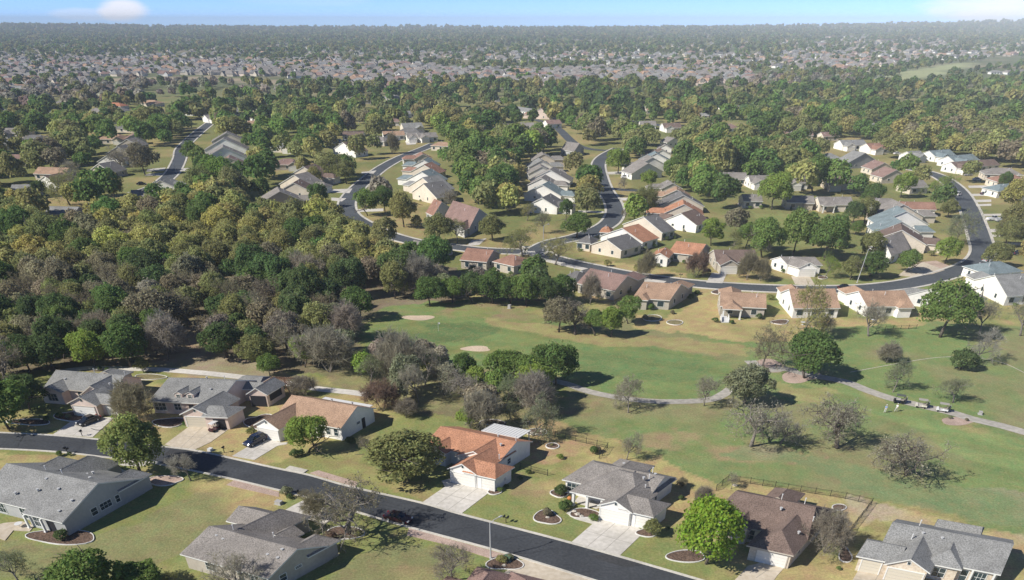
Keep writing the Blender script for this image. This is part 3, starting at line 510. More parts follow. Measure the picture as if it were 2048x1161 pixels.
# 3 dormered house
h = House('grey roofed house with two small dormers and a timber pergola', (-60.72, 145.25), *uv(-6, 68.4), 'gray', 'pinkw', HG, near=True)
h.wing(-14.9, 0, 0, 14.0, 5.2); h.wing(2.2, 6.9, 5.9, 12.6, 4.1, 'y', th=.18); h.wing(-3.9, 2.6, -6, 3.5, 4.2, 'y'); h.wing(1, 6.5, -6.5, -.7, 3.85, 'x', 0, 2.6); h.wing(-1.2, 3.5, 8.5, 12, 3.7)
for x in (-9.2, -6.7):
    d_ = MB(); r_ = MB()
    h.wing(x-.95, x+.95, 1.3, 5.2, 4.45, 'y', e=3.95, ov=.15, gov=.12, base=2.8, th=.1); h.window(x, 1.42, 'x', -1, .8, 3.15, .65, 1)
h.wing(-4.5, 1.2, 12.5, 16.5, 3.3, 'x', .5, .5, wall=False, e=2.75)
for i in range(11): h.block('pergola_beam', 1.6+i*.5, 1.75+i*.5, 12.6, 16.6, 2.62, 2.76, WOOD)
for y in (13, 16.3): h.block('pergola_beam', 1.3, 7.2, y-.1, y+.1, 2.45, 2.61, WOOD)
for x, y in ((1.5, 16.3), (4.2, 16.3), (7, 16.3), (7, 13)): h.col(x, y, 2.45, .18, WOOD)
h.gdoor(-.7, -5.7, 'x', -1, 4.5, m=GDOOR2); mb = MB(); h.plate(4.2, -6.05, 'x', -1, 2.5, 0, 2.1, -.06, .03, SCREEN, mb); o = mb.build('garage_doorway_shade', h.root); h.gable_vent(-.65, -5.7, 'x', -1, 3.2)  # dark plate on the wall paints the shade inside the open garage
h.window(-13, .45, 'x', -1, 2.4, .7, 1.5, 3); h.window(-9.2, .45, 'x', -1, 1.4); mb = MB(); h.plate(-6.2, .45, 'x', -1, 1.1, 0, 2.1, -.05, .05, SCREEN, mb); mb.build('front_door', h.root); h.window(-.3, 3.2, 'y', 1, 1.1, .9, 1.2, 2); mb = MB(); h.plate(6.45, 9.2, 'y', 1, 4.2, .9, 1.4, -.05, .05, SCREEN, mb); mb.build('porch_screen', h.root); mb = MB(); h.plate(4.5, 6.15, 'x', -1, 3.3, 0, 2.3, -.05, .05, SCREEN, mb); mb.build('porch_opening_shade', h.root)  # porch front opening is a dark plate, its inner shade painted
h.vent(-8, 9, 4.6, 1); h.vent(-4, 9, 4.5); h.vent(-3.8, 4, 4.1, 1); h.done()
# 4 tan roofed house
h = House('tan shingled house with the round green tree before its front', (-33.17, 133.41), *uv(-22.1, 61), 'tan', 'white', HG, near=True)
h.wing(-15.4, 0, 0, 11.2, 5.1); h.wing(-16.2, -10.2, -5, 5, 4.4, 'y'); h.wing(-8.2, -4.8, -.7, 3.4, 3.6, 'y')
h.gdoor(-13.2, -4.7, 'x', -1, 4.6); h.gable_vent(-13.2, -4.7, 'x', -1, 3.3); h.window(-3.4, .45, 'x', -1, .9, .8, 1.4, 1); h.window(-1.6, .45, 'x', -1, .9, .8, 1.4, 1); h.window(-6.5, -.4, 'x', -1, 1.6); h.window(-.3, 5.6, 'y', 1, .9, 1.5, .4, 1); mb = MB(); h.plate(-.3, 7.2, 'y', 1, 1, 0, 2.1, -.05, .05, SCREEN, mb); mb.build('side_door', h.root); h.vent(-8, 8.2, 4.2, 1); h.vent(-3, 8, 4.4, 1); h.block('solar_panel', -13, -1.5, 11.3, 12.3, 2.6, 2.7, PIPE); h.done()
# 5 big grey house bottom left
h = House('big grey roofed house at bottom left seen from its back patio', (-70.76, 98.74), *uv(-20.9, 64.1), 'gray', 'greyw', HG, near=True)
h.wing(-8.4, 0, 0, 16.3, 5.7); h.wing(-20, -8.1, 1.3, 15, 5.62); h.wing(-15, -8.2, 9, 19.8, 4.8, 'y', 0, 3.3); h.wing(-4.8, 0.05, 11, 18.2, 4.0, 'y', 0, 2.4); h.wing(-20.5, -13.5, 9, 17.5, 4.3, 'y', 0, 3)
for y, w_ in ((5.9, 1.1), (10.6, .8)): h.window(-.3, y, 'y', 1, w_, 1.0, 1.2, 1)
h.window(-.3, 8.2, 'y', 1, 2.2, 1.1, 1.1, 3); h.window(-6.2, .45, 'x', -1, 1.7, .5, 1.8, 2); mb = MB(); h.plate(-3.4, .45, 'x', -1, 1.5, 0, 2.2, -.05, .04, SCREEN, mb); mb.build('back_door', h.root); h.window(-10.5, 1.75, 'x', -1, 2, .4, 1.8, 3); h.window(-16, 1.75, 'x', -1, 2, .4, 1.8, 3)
for x in (-8.1, -4.6): h.col(x, -.1, 2.45, .3)
for x, y, z, k in ((-13, 9.5, 5, 0), (-10, 7, 5, 1), (-8.5, 8.9, 5.4, 0), (-9.5, 4.6, 4.3, 1), (-13, 3.2, 3.7, 1), (-7.2, 12, 4, 1), (-4, 10, 4.9, 1), (-5.8, 5.5, 4.7, 1), (-2.2, 1.8, 3.3, 1), (-1.6, 4, 4.2, 1), (-6.5, 12.6, 4.2, 1)): h.vent(x, y, z, k)
h.done()
# 6 grey house bottom centre
h = House('grey roofed beige house at bottom centre behind the bare tree', (-34.52, 83.73), *uv(-23.2, 50.1), 'taupe', 'tanw', HG, near=True)
h.wing(-16, 0, 0, 11.2, 4.9); h.wing(-7.4, -4.9, -.35, 3.4, 3.35, 'y'); h.wing(-15.2, -9.4, 5.5, 17.4, 4.6, 'y', 0, 2.8); h.wing(-19, -12, 10.6, 16.2, 4.2); h.wing(-4.6, 0.05, 7, 13.2, 4.0, 'y', 0, 2.3); h.wing(-9.6, -6, 9, 12.6, 3.7, 'y')
h.window(-.3, 2.6, 'y', 1, 1.1, .9, 1.1, 1); h.window(-.3, 5.4, 'y', 1, 1.1, 1.7, .35, 1); h.window(-11, .45, 'x', -1, 1.8); h.window(-3, .45, 'x', -1, 1.4); h.gdoor(-12.3, 16.95, 'x', 1, 4.6)
for x, y, z, k in ((-12.6, 6.6, 4.6, 0), (-13.5, 4.5, 4.2, 1), (-12, 4.2, 4.1, 1), (-7, 8.2, 3.9, 0), (-3.4, 3.6, 3.9, 1), (-2, 4.9, 4.5, 1), (-1.5, 3.5, 3.9, 1)): h.vent(x, y, z, k)
h.done()
# 7 taupe roofed house
h = House('taupe roofed white house with a deep front porch and triple garage', (22.5, 100.4), *uv(-25.3, 50.7), 'taupe', 'white', HG, near=True)
h.wing(-19.3, -9, 5.6, 15, 4.7, 'x', 3.2, 0); h.wing(-13, -4, 6.2, 15, 4.6); h.wing(-9.4, -3.4, -.2, 8, 4.2, 'y'); h.wing(-6, 0, 0, 5.6, 4.15, 'x', 0, 2.5); h.wing(-15.7, -9.2, 11, 17.7, 4.0, 'y', 0, 2.6)
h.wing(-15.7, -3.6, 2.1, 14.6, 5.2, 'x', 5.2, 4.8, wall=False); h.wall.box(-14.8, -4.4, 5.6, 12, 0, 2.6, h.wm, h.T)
for x in (-15.2, -12.7, -10.1): h.col(x, 2.6, 2.55, .4)
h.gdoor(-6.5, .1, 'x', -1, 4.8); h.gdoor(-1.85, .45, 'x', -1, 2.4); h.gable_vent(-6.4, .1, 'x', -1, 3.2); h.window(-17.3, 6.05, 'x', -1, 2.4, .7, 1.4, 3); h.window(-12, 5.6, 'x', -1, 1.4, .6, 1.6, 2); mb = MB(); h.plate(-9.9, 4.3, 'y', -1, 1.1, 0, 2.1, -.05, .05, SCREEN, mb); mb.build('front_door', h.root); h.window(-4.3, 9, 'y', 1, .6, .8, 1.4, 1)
for x, y, z, k in ((-6, 9.4, 4.3, 0), (-5.4, 7.2, 3.4, 0), (-13, 14, 3.6, 1), (-7.5, 13.5, 3.6, 0), (-5.8, 11, 4.4, 1), (-6.5, 8.5, 4.6, 1)): h.vent(x, y, z, k)
h.done()
# 8 brown roofed house
h = House('dark brown roofed house right of the lime green tree', (41.57, 89.54), *uv(-24.1, 51.2), 'brown', 'stone', HG, trim=TRIMT, near=True)
h.wing(-15.6, 0, 5.3, 17.2, 5.4, 'x', 1.6, 1.6); h.wing(-6.9, 0, 0, 9, 4.7, 'y', 3.2, 0); h.wing(-12.3, -8.3, 4.4, 9, 4.0, 'y'); h.wing(-11, -6, 15, 20.7, 3.9, 'y', 0, 2)
h.gdoor(-3.1, .45, 'x', -1, 4.4); h.window(-9.0, 5.75, 'x', -1, 2.2, .5, 1.7, 3); h.window(-13.8, 5.75, 'x', -1, 1.4); h.gable_vent(-10.3, 4.7, 'x', -1, 3.0); h.window(-.45, 4, 'y', 1, .7, 1, 1, 1); h.window(-.45, 10, 'y', 1, 1, .9, 1.1, 1)
for x, y, z, k in ((-6, 9.3, 4.9, 1), (-.9, 8.8, 4.2, 0), (-1.5, 5.2, 3.7, 1), (-7.5, 13.6, 4.5, 0), (-4, 13.8, 4.5, 0)): h.vent(x, y, z, k)
h.done()
# 9 corner grey house bottom right
h = House('grey roofed house with stone garage fronts in the bottom right corner', (70.24, 84.51), *uv(-21.9, 54.3), 'gray', 'stone', HG, near=True)
h.wing(-17, -.6, 0, 11.2, 4.9); h.wing(-15.3, -9.1, -3.5, 4, 4.35, 'y'); h.wing(-19.3, -13.6, -2.7, 3.2, 4.0, 'x', .4, 0); h.wing(-10.6, -5.5, -.8, 6, 4.3, 'y', 2.4, 0); h.wing(-11.6, -4.9, 9.4, 13.7, 3.7, 'x', .3, .3)
h.gdoor(-12.2, -3.2, 'x', -1, 4.7, m=GDOOR2); h.gdoor(-17, -2.25, 'x', -1, 2.6, m=GDOOR2); h.gable_vent(-12.2, -3.2, 'x', -1, 3.2); h.window(-8.2, -.35, 'x', -1, 1.6, .6, 1.5, 2); h.window(-3, .45, 'x', -1, 1.6, .5, 1.6, 3); h.window(-5, .45, 'x', -1, .9, .2, 1.9, 1)
for x in (-4.1, -1.3): h.col(x, .1, 2.5, .28)
for x, y, z, k in ((-13.5, 3.2, 4, 0), (-12.4, 4.6, 4.4, 1), (-9.7, 4.4, 4.3, 1), (-13.4, 7.5, 4.3, 0)): h.vent(x, y, z, k)
h.done()
# 10 roof tips at the bottom edge
o_ = P(1046, 1147, 4.3); h = House('brown roofed house whose ridge just enters at the bottom edge', (o_[0]-7.6, o_[1]-6.2), (.92, -.39), (.39, .92), 'rose', 'tanw', HG, trim=TRIMT, near=True)
h.wing(-6, 8, -6, 6, 4.6, 'x', 2, 2); h.wing(2, 9, 0, 10.5, 4.3, 'y', 0, 3); h.wing(-3, 3.2, 2, 9.8, 4.3, 'y', 0, 3); h.vent(0, 3, 3.6, 1); h.gdoor(5.5, 10, 'x', 1, 4.6); h.done()

# ---- the other houses: measured eave lines
ORD = ['first', 'second', 'third', 'fourth', 'fifth', 'sixth', 'seventh', 'eighth', 'ninth', 'tenth', 'eleventh', 'twelfth', 'thirteenth', 'fourteenth', 'fifteenth', 'sixteenth', 'seventeenth', 'eighteenth']
RN = {'gray': 'grey', 'dark': 'charcoal', 'taupe': 'taupe', 'orange': 'orange', 'tan': 'tan', 'brown': 'dark brown', 'rust': 'rust brown', 'teal': 'blue grey', 'red': 'red tiled', 'rose': 'rosy brown'}
WN = {'white': 'white', 'cream': 'cream', 'tanw': 'beige', 'greyw': 'grey', 'stone': 'stone', 'brick': 'brick', 'pinkw': 'pale pink'}
def mid_house(label, kind, k, a, b, m, roof, wall, ex=(), group=None, rise=.40, c=None):
    A = Vector(P(*Z(k, *a), 2.7)); B = Vector(P(*Z(k, *b), 2.7)); u = (B-A); L = u.length; u.normalize(); v = Vector((-u.y, u.x, 0))
    if kind == 'e':
        D = m
        if c: C = Vector(P(*Z(k, *c[0]), 2.7)); w = C-(A if c[1] == 'A' else B); D = w.length; v = w.normalized()
        h = House(label, A, u[:2], v[:2], roof, wall, group); rz = 2.7+rise*D/2*.98; h.wing(0, L, 0, D, rz); W, DD = L, D; main = 'e'
    elif kind == 'h': h = House(label, A, u[:2], v[:2], roof, wall, group); D = m; rz = 2.7+rise*D/2*.95; h.wing(0, L, 0, D, rz, 'x', min(D/2, L/2-.5)*.95, min(D/2, L/2-.5)*.95); W, DD = L, D
    else: h = House(label, A, u[:2], v[:2], roof, wall, group); rz = 2.7+rise*L/2*1.1; h.wing(0, L, 0, m, rz, 'y'); W, DD = L, m
    rr = random.Random(label)
    for q in ex:
        if q == 'gr': h.wing(W-1.5, W+6, DD*.15, DD*.15+6.6, 4.2, 'x', 0, 2.5); h.gdoor(W+5.55, DD*.15+3.3, 'y', 1, 4.6)
        elif q == 'gl': h.wing(-6, 1.5, DD*.15, DD*.15+6.6, 4.2, 'x', 2.5, 0); h.gdoor(-5.55, DD*.15+3.3, 'y', -1, 4.6)
        elif q == 'fl': h.wing(0.3, 6.9, -4.5, 4, 4.35, 'y'); h.gdoor(3.6, -4.2, 'x', -1, 4.8); h.gable_vent(3.6, -4.2, 'x', -1, 3.2)
        elif q == 'fr': h.wing(W-6.9, W-.3, -4.5, 4, 4.35, 'y'); h.gdoor(W-3.6, -4.2, 'x', -1, 4.8); h.gable_vent(W-3.6, -4.2, 'x', -1, 3.2)
        elif q == 'bl': h.wing(.4, 7, DD-3, DD+5.5, 4.3, 'y', 0, 2.8); h.gdoor(3.7, DD+5.05, 'x', 1, 4.8)
        elif q == 'br': h.wing(W-7, W-.4, DD-3, DD+5.5, 4.3, 'y', 0, 2.8); h.gdoor(W-3.7, DD+5.05, 'x', 1, 4.8)
        elif q == 'bay': h.wing(W*.05, W*.05+4.6, -1.6, 3.5, 3.75, 'y', 1.6, 0)
        elif q == 'bayr': h.wing(W*.95-4.6, W*.95, -1.6, 3.5, 3.75, 'y', 1.6, 0)
        elif q == 'por': mbp = MB(); h.wing(W*.05, W*.05+5.4, -2.6, 3, 3.85, 'y', 2.2, 0, wall=False); h.col(W*.05+.4, -2.2, 2.5, .4); h.col(W*.05+5, -2.2, 2.5, .4)
    # windows, doors and vents on every side
    big = ppm(Z(k, *a)[1]) > 3.2
    ys = .45 if kind != 'g' else .3; xs_ = .3 if kind == 'e' else .45
    n = max(2, int(W/4.2))
    busy = any(q in ('fl', 'fr') for q in ex)
    for i in range(n):
        x = W*(i+.5)/n
        if kind != 'g' and not (busy and ((('fl' in ex) and x < 7.3) or (('fr' in ex) and x > W-7.3))) and not ('bay' in ex and x < W*.05+5.2) and not ('bayr' in ex and x > W*.95-5.2): h.simple_window(x, ys, 'x', -1, 1.2+.8*rr.random(), .8, 1.3)
    if kind == 'g': h.simple_window(W*.3, ys, 'x', -1, .9, 1.3, .7); h.simple_window(W*.62, ys, 'x', -1, .7, .9, 1.2)
    if big or kind == 'g':
        for yy in (.3, .7): h.simple_window(W-xs_, DD*yy, 'y', 1, .9+.5*rr.random(), .9, 1.2); h.simple_window(xs_, DD*yy, 'y', -1, .9, .9, 1.1)
    if kind != 'g':
        for q_ in range(3): x = W*(.15+.7*rr.random()); y = DD*(.55+.2*rr.random())*(1 if q_ else .5); h.vent(x, y, 2.7+(rz-2.7)*(1-abs(y/DD*2-1)), q_ % 2)
    else:
        for q_ in range(3): x = W*(.15+.25*rr.random()+(.4 if q_ else 0)); y = DD*(.15+.7*rr.random()); h.vent(x, y, 2.7+(rz-2.7)*(1-abs(x/W*2-1)), q_ % 2)
    return h.done()
# (kind, zoom, a, b, depth, roof, wall, extras[, third corner])
ROWS = [
 ("from left, between fairway and middle road", 'houses beside the fairway', [
  ('e', 'K', (110, 605), (470, 680), 11, 'rose', 'tanw', ('br',), ((705, 580), 'B')), ('e', 'K', (640, 745), (1000, 768), 11, 'tan', 'tanw', ('bay', 'br'), ((1185, 655), 'B')),
  ('e', 'K', (1475, 822), (1920, 843), 11.5, 'tan', 'tanw', ('por', 'bl')), ('e', 'S', (455, 555), (768, 553), 12, 'tan', 'white', ('bl',), ((362, 450), 'A')),
  ('e', 'S', (945, 545), (1255, 540), 12, 'tan', 'white', ('bayr', 'bl'), ((795, 460), 'A')), ('e', 'Q', (1330, 505), (1690, 492), 12, 'gray', 'white', ('bl',), ((865, 455), 'A')),
  ('e', 'Q', (1880, 468), (2300, 440), 12, 'gray', 'white', ('bl',), ((1540, 300), 'A')), ('h', 'Q', (1690, 250), (2048, 215), 11, 'teal', 'white', ()), ('h', 'r3', (-40, -445), (70, -420), 10, 'rust', 'tanw', ()), ('h', 'K', (-60, 560), (90, 600), 10, 'dark', 'tanw', ('br',))]),
 ("from left, north of the middle road", 'houses north of the middle road', [
  ('e', 'K', (540, 292), (740, 236), 12, 'dark', 'cream', (), ((240, 236), 'A')), ('e', 'K', (745, 216), (900, 172), 12, 'orange', 'white', (), ((330, 152), 'A')), ('e', 'K', (930, 126), (1058, 98), 12, 'dark', 'cream', (), ((545, 42), 'A')),
  ('e', 'K', (985, 310), (1270, 342), 12, 'orange', 'tanw', (), ((1395, 272), 'B')), ('e', 'K', (1440, 402), (1840, 402), 12, 'brown', 'tanw', ('fl',)), ('e', 'S', (415, 265), (650, 268), 12, 'taupe', 'white', ('fl',), ((300, 228), 'A')),
  ('g', 'K', (810, 352), (988, 368), 9, 'orange', 'white', ()), ('h', 'K', (100, 210), (245, 228), 8, 'dark', 'cream', ()), ('h', 'K', (325, 118), (440, 124), 7, 'orange', 'white', ()),
  ('e', 'X', (480, 886), (700, 800), 11, 'taupe', 'white', (), ((230, 742), 'A'))]),
 ("upward in the row left of centre street", 'row left of the centre street', [
  ('g', 'N', (505, 700), (715, 715), 12, 'dark', 'white', ('gr',)), ('g', 'N', (485, 625), (740, 640), 11, 'teal', 'white', ('gr',)), ('g', 'N', (510, 565), (700, 572), 11, 'taupe', 'white', ('gr',)), ('g', 'N', (525, 532), (800, 542), 11, 'taupe', 'white', ()),
  ('g', 'N', (515, 492), (700, 490), 10, 'taupe', 'white', ('gr',)), ('g', 'N', (520, 448), (690, 445), 10, 'gray', 'white', ('gr',)), ('g', 'N', (542, 402), (700, 400), 10, 'taupe', 'cream', ('gr',))]),
 ("upward in the row right of centre street", 'row right of the centre street', [
  ('g', 'N', (1410, 800), (1640, 835), 11, 'brown', 'white', ('gl',)), ('g', 'N', (1400, 760), (1685, 768), 11, 'orange', 'cream', ('gl',)), ('g', 'N', (1390, 706), (1690, 708), 11, 'dark', 'cream', ('gl',)), ('g', 'N', (1400, 645), (1600, 650), 10, 'tan', 'cream', ('gl',)),
  ('g', 'N', (1400, 592), (1545, 590), 10, 'taupe', 'cream', ('gl',)), ('g', 'N', (1205, 492), (1415, 476), 11, 'taupe', 'white', ()), ('g', 'N', (1235, 442), (1445, 436), 10, 'taupe', 'white', ('gl',)), ('g', 'N', (1258, 408), (1468, 410), 10, 'teal', 'white', ()),
  ('g', 'N', (1340, 366), (1470, 366), 10, 'brown', 'white', ('gl',)), ('g', 'N', (1372, 324), (1475, 326), 9, 'taupe', 'white', ()), ('g', 'N', (1440, 286), (1535, 280), 9, 'taupe', 'white', ())]),
 ("upward, right side of street left of centre", 'row right of the street left of centre', [
  ('e', 'V', (1390, 1062), (1570, 1078), 11, 'rust', 'tanw', (), ((1665, 1022), 'B')), ('e', 'V', (1015, 1010), (1150, 1046), 11, 'taupe', 'greyw', ('br',), ((1300, 992), 'B')), ('e', 'V', (1280, 792), (1455, 852), 12, 'rose', 'greyw', ('fr',), ((1590, 772), 'B')),
  ('e', 'V', (1165, 748), (1215, 770), 11, 'rust', 'greyw', (), ((1335, 716), 'B')), ('g', 'V', (1070, 612), (1240, 655), 11, 'dark', 'cream', ()), ('g', 'V', (1045, 575), (1250, 610), 11, 'gray', 'cream', ('gl',)), ('g', 'V', (1030, 532), (1250, 548), 11, 'teal', 'white', ('gl',)),
  ('g', 'V', (1060, 478), (1250, 490), 10, 'rust', 'cream', ('gl',)), ('g', 'V', (1070, 440), (1235, 445), 10, 'teal', 'white', ('gl',)), ('g', 'V', (1085, 396), (1215, 392), 10, 'rust', 'cream', ('gl',))]),
 ("upward, left side of street left of centre", 'row left of the street left of centre', [
  ('g', 'V', (60, 690), (360, 672), 12, 'taupe', 'tanw', ('gr',)), ('g', 'V', (180, 610), (415, 612), 11, 'brown', 'cream', ()), ('g', 'V', (190, 560), (415, 580), 11, 'taupe', 'cream', ('gr',)), ('g', 'V', (250, 505), (480, 520), 11, 'brown', 'cream', ('gr',)), ('g', 'V', (545, 332), (700, 350), 11, 'brown', 'white', ()),
  ('h', 'V', (780, 268), (890, 278), 10, 'taupe', 'tanw', ()), ('e', 'V', (610, 238), (750, 238), 10, 'brown', 'white', ()), ('e', 'V', (380, 236), (495, 236), 10, 'gray', 'white', ()), ('e', 'V', (540, 290), (600, 290), 10, 'taupe', 'tanw', ())]),
 ("from left at the street's top bend", 'houses at the top bend', [
  ('e', 'V', (885, 240), (1030, 236), 11, 'tan', 'white', ('fl',)), ('e', 'V', (1042, 252), (1120, 250), 11, 'taupe', 'white', ('fl',)), ('e', 'V', (1120, 252), (1250, 246), 11, 'taupe', 'white', ('fl',)), ('h', 'V', (1195, 304), (1330, 310), 9, 'tan', 'cream', ()), ('e', 'V', (990, 95), (1095, 92), 9, 'gray', 'white', ('fl',)), ('h', 'V', (560, 104), (640, 106), 9, 'taupe', 'cream', ())]),
 ("upward along the far left street", 'houses along the far left street', [
  ('e', 'U', (860, 645), (1040, 640), 10, 'taupe', 'tanw', ()), ('g', 'U', (985, 580), (1160, 578), 12, 'gray', 'white', ('gr',)), ('e', 'U', (290, 757), (490, 762), 10, 'gray', 'tanw', ()), ('e', 'U', (575, 732), (710, 728), 10, 'gray', 'tanw', ()), ('e', 'U', (60, 612), (250, 608), 11, 'gray', 'white', ('fr',)), ('g', 'U', (235, 550), (385, 562), 11, 'brown', 'white', ()),
  ('g', 'U', (590, 470), (740, 482), 11, 'dark', 'tanw', ()), ('g', 'U', (640, 412), (810, 416), 11, 'taupe', 'white', ()), ('g', 'U', (700, 358), (880, 360), 11, 'dark', 'tanw', ()), ('g', 'U', (770, 306), (935, 308), 11, 'taupe', 'tanw', ()), ('g', 'U', (820, 270), (970, 264), 11, 'rose', 'white', ()),
  ('g', 'U', (1420, 442), (1640, 434), 11, 'rose', 'cream', ()), ('g', 'U', (1350, 392), (1640, 380), 12, 'taupe', 'white', ()), ('g', 'U', (1350, 334), (1640, 328), 12, 'taupe', 'white', ()), ('g', 'U', (1400, 278), (1625, 272), 11, 'taupe', 'cream', ())]),
 ("from left in the upper left woods", 'houses in the upper left woods', [
  ('h', 'U', (0, 302), (115, 298), 12, 'gray', 'cream', ()), ('h', 'U', (85, 92), (160, 96), 12, 'gray', 'cream', ()), ('h', 'U', (190, 92), (330, 92), 12, 'gray', 'cream', ()), ('h', 'U', (570, 78), (690, 84), 12, 'taupe', 'cream', ()), ('h', 'U', (660, 40), (800, 44), 12, 'red', 'cream', ()), ('h', 'U', (700, 74), (820, 76), 12, 'taupe', 'cream', ()),
  ('h', 'U', (930, 22), (1035, 26), 12, 'tan', 'cream', ()), ('e', 'U', (1330, 76), (1430, 76), 12, 'gray', 'white', ()), ('e', 'U', (1450, 82), (1590, 78), 12, 'gray', 'white', ('fl',)), ('e', 'U', (1380, 128), (1520, 118), 12, 'taupe', 'white', ('fl',)), ('h', 'U', (1600, 118), (1690, 124), 12, 'rose', 'white', ()), ('h', 'U', (1620, 30), (1750, 34), 12, 'gray', 'cream', ()), ('h', 'U', (1640, 54), (1760, 56), 12, 'taupe', 'cream', ())]),
 ("from left north of the centre street", 'houses north of the centre street', [
  ('e', 'N', (288, 182), (435, 196), 11, 'taupe', 'white', ()), ('e', 'N', (455, 178), (605, 182), 11, 'taupe', 'cream', ()), ('e', 'N', (648, 162), (745, 158), 11, 'rose', 'white', ()), ('e', 'N', (415, 66), (525, 84), 11, 'gray', 'white', ()), ('g', 'N', (520, 100), (682, 106), 11, 'rust', 'pinkw', ('gl',)), ('e', 'N', (732, 332), (822, 345), 10, 'taupe', 'greyw', (), ((892, 322), 'B')),
  ('e', 'N', (1262, 168), (1370, 168), 11, 'taupe', 'white', ('fl',)), ('e', 'N', (1420, 186), (1540, 184), 12, 'brown', 'white', ('fl',)), ('e', 'N', (1625, 186), (1765, 176), 12, 'gray', 'white', ('fl',)), ('h', 'N', (1800, 192), (1930, 188), 12, 'rose', 'white', ())]),
 ("from left in the upper right cluster", 'houses in the upper right cluster', [
  ('e', 'T', (315, 212), (428, 206), 11, 'gray', 'white', ()), ('g', 'T', (520, 240), (598, 232), 11, 'rose', 'white', ()), ('e', 'T', (588, 226), (720, 226), 10, 'rose', 'cream', ()), ('e', 'T', (780, 232), (885, 230), 10, 'rose', 'cream', ()), ('e', 'T', (905, 290), (1060, 286), 12, 'gray', 'white', ('fl',)), ('e', 'T', (1080, 312), (1235, 306), 12, 'rust', 'white', ('fl',)), ('h', 'T', (775, 370), (895, 368), 10, 'gray', 'white', ()),
  ('g', 'T', (930, 402), (1130, 392), 11, 'gray', 'greyw', ()), ('g', 'T', (1085, 440), (1230, 436), 11, 'rose', 'cream', ()), ('g', 'T', (1150, 492), (1310, 486), 11, 'rose', 'cream', ()), ('e', 'T', (1345, 362), (1430, 356), 11, 'gray', 'white', ('fl',)), ('e', 'T', (1490, 360), (1620, 350), 12, 'teal', 'white', ('fl',)), ('e', 'T', (1615, 396), (1770, 380), 12, 'teal', 'white', ('fl',)), ('e', 'T', (1625, 432), (1900, 412), 11, 'brown', 'white', ('fl',)), ('h', 'T', (1800, 470), (2048, 478), 12, 'taupe', 'cream', ()), ('h', 'T', (1880, 520), (2090, 520), 12, 'rust', 'cream', ()), ('h', 'T', (1885, 580), (2080, 570), 11, 'teal', 'white', ())]),
 ("from left, double row beside right road", 'double row left of the right road', [
  ('e', 'T', (125, 500), (300, 502), 11, 'taupe', 'tanw', ('fl',)), ('e', 'T', (320, 522), (512, 520), 11, 'taupe', 'white', ('fl',)), ('e', 'T', (545, 528), (690, 526), 11, 'taupe', 'white', ('fl',)), ('e', 'T', (800, 530), (985, 532), 11, 'brown', 'stone', ('fl',)), ('e', 'T', (1335, 558), (1450, 552), 11, 'taupe', 'cream', ()),
  ('e', 'T', (275, 642), (400, 642), 10, 'taupe', 'cream', ()), ('e', 'T', (548, 650), (728, 652), 10, 'taupe', 'tanw', ('bayr',)), ('e', 'T', (758, 664), (975, 664), 11, 'taupe', 'cream', ('por',)), ('e', 'T', (1110, 668), (1228, 670), 10, 'taupe', 'greyw', ()), ('e', 'T', (1262, 690), (1496, 696), 10, 'rust', 'white', ())]),
 ("upward, stepped row beside right road", 'stepped row left of the right road', [
  ('g', 'X', (225, 712), (900, 762), 12, 'brown', 'cream', ('gr',)), ('g', 'X', (300, 612), (830, 616), 11, 'teal', 'white', ('gr',)), ('g', 'X', (295, 512), (925, 522), 11, 'teal', 'white', ()), ('g', 'X', (300, 430), (870, 430), 11, 'taupe', 'cream', ('gr',))]),
]
WINDOWS_DONE = True
for rn, grp, lst in ROWS:
    for i, q in enumerate(lst):
        kd, k, a, b, m, rf, wl, ex = q[:8]; c = q[8] if len(q) > 8 else None
        mid_house('%s roofed %s house, %s %s' % (RN[rf], WN[wl], ORD[i], rn), kd, k, a, b, m, rf, wl, ex, grp, c=c).row = grp

# roofs peeking out of the tree canopy further back
pk = random.Random(31); cen = [h.world((h.foot[0][0]+h.foot[0][1])/2, (h.foot[0][2]+h.foot[0][3])/2)[:2] for h in FOOT]; new = []
for poly, name, n_ in (([(0, 205), (420, 200), (660, 215), (660, 300), (560, 400), (440, 300), (180, 330), (60, 400), (0, 400)], 'upper left canopy', 17), ([(660, 190), (1040, 190), (1040, 240), (980, 330), (880, 300), (700, 240)], 'upper centre canopy', 9), ([(1100, 170), (2040, 190), (2040, 270), (1300, 235)], 'upper right canopy', 7)):
    got = 0; t_ = 0; lst = []
    while got < n_ and t_ < 900:
        t_ += 1; px, py = pk.uniform(min(p[0] for p in poly), max(p[0] for p in poly)), pk.uniform(min(p[1] for p in poly), max(p[1] for p in poly))
        if not inpoly(np.array([px]), np.array([py]), poly)[0]: continue
        X, Y, _ = P(px, py)
        if any((X-a)**2+(Y-b_)**2 < 27**2 for a, b_ in cen) or any((X-a)**2+(Y-b_)**2 < (w_+9)**2 for a, b_, w_ in ROADPTS): continue
        cen.append((X, Y)); lst.append((px, py)); got += 1
    for i, (px, py) in enumerate(sorted(lst)):
        w_ = pk.uniform(15, 20)*ppm(py); rf = pk.choice(['taupe', 'gray', 'dark', 'rose', 'taupe', 'tan']); wl = pk.choice(['white', 'cream', 'tanw'])
        mid_house('%s roofed %s house peeking from the %s, %s from left' % (RN[rf], WN[wl], name, ORD[i]), pk.choice('eh'), 'p', (px-w_/2, py), (px+w_/2, py+pk.uniform(-2, 2)), pk.uniform(11, 14), rf, wl, pk.choice([(), ('fl',), ('fr',)]), 'houses in the '+name).peek = True
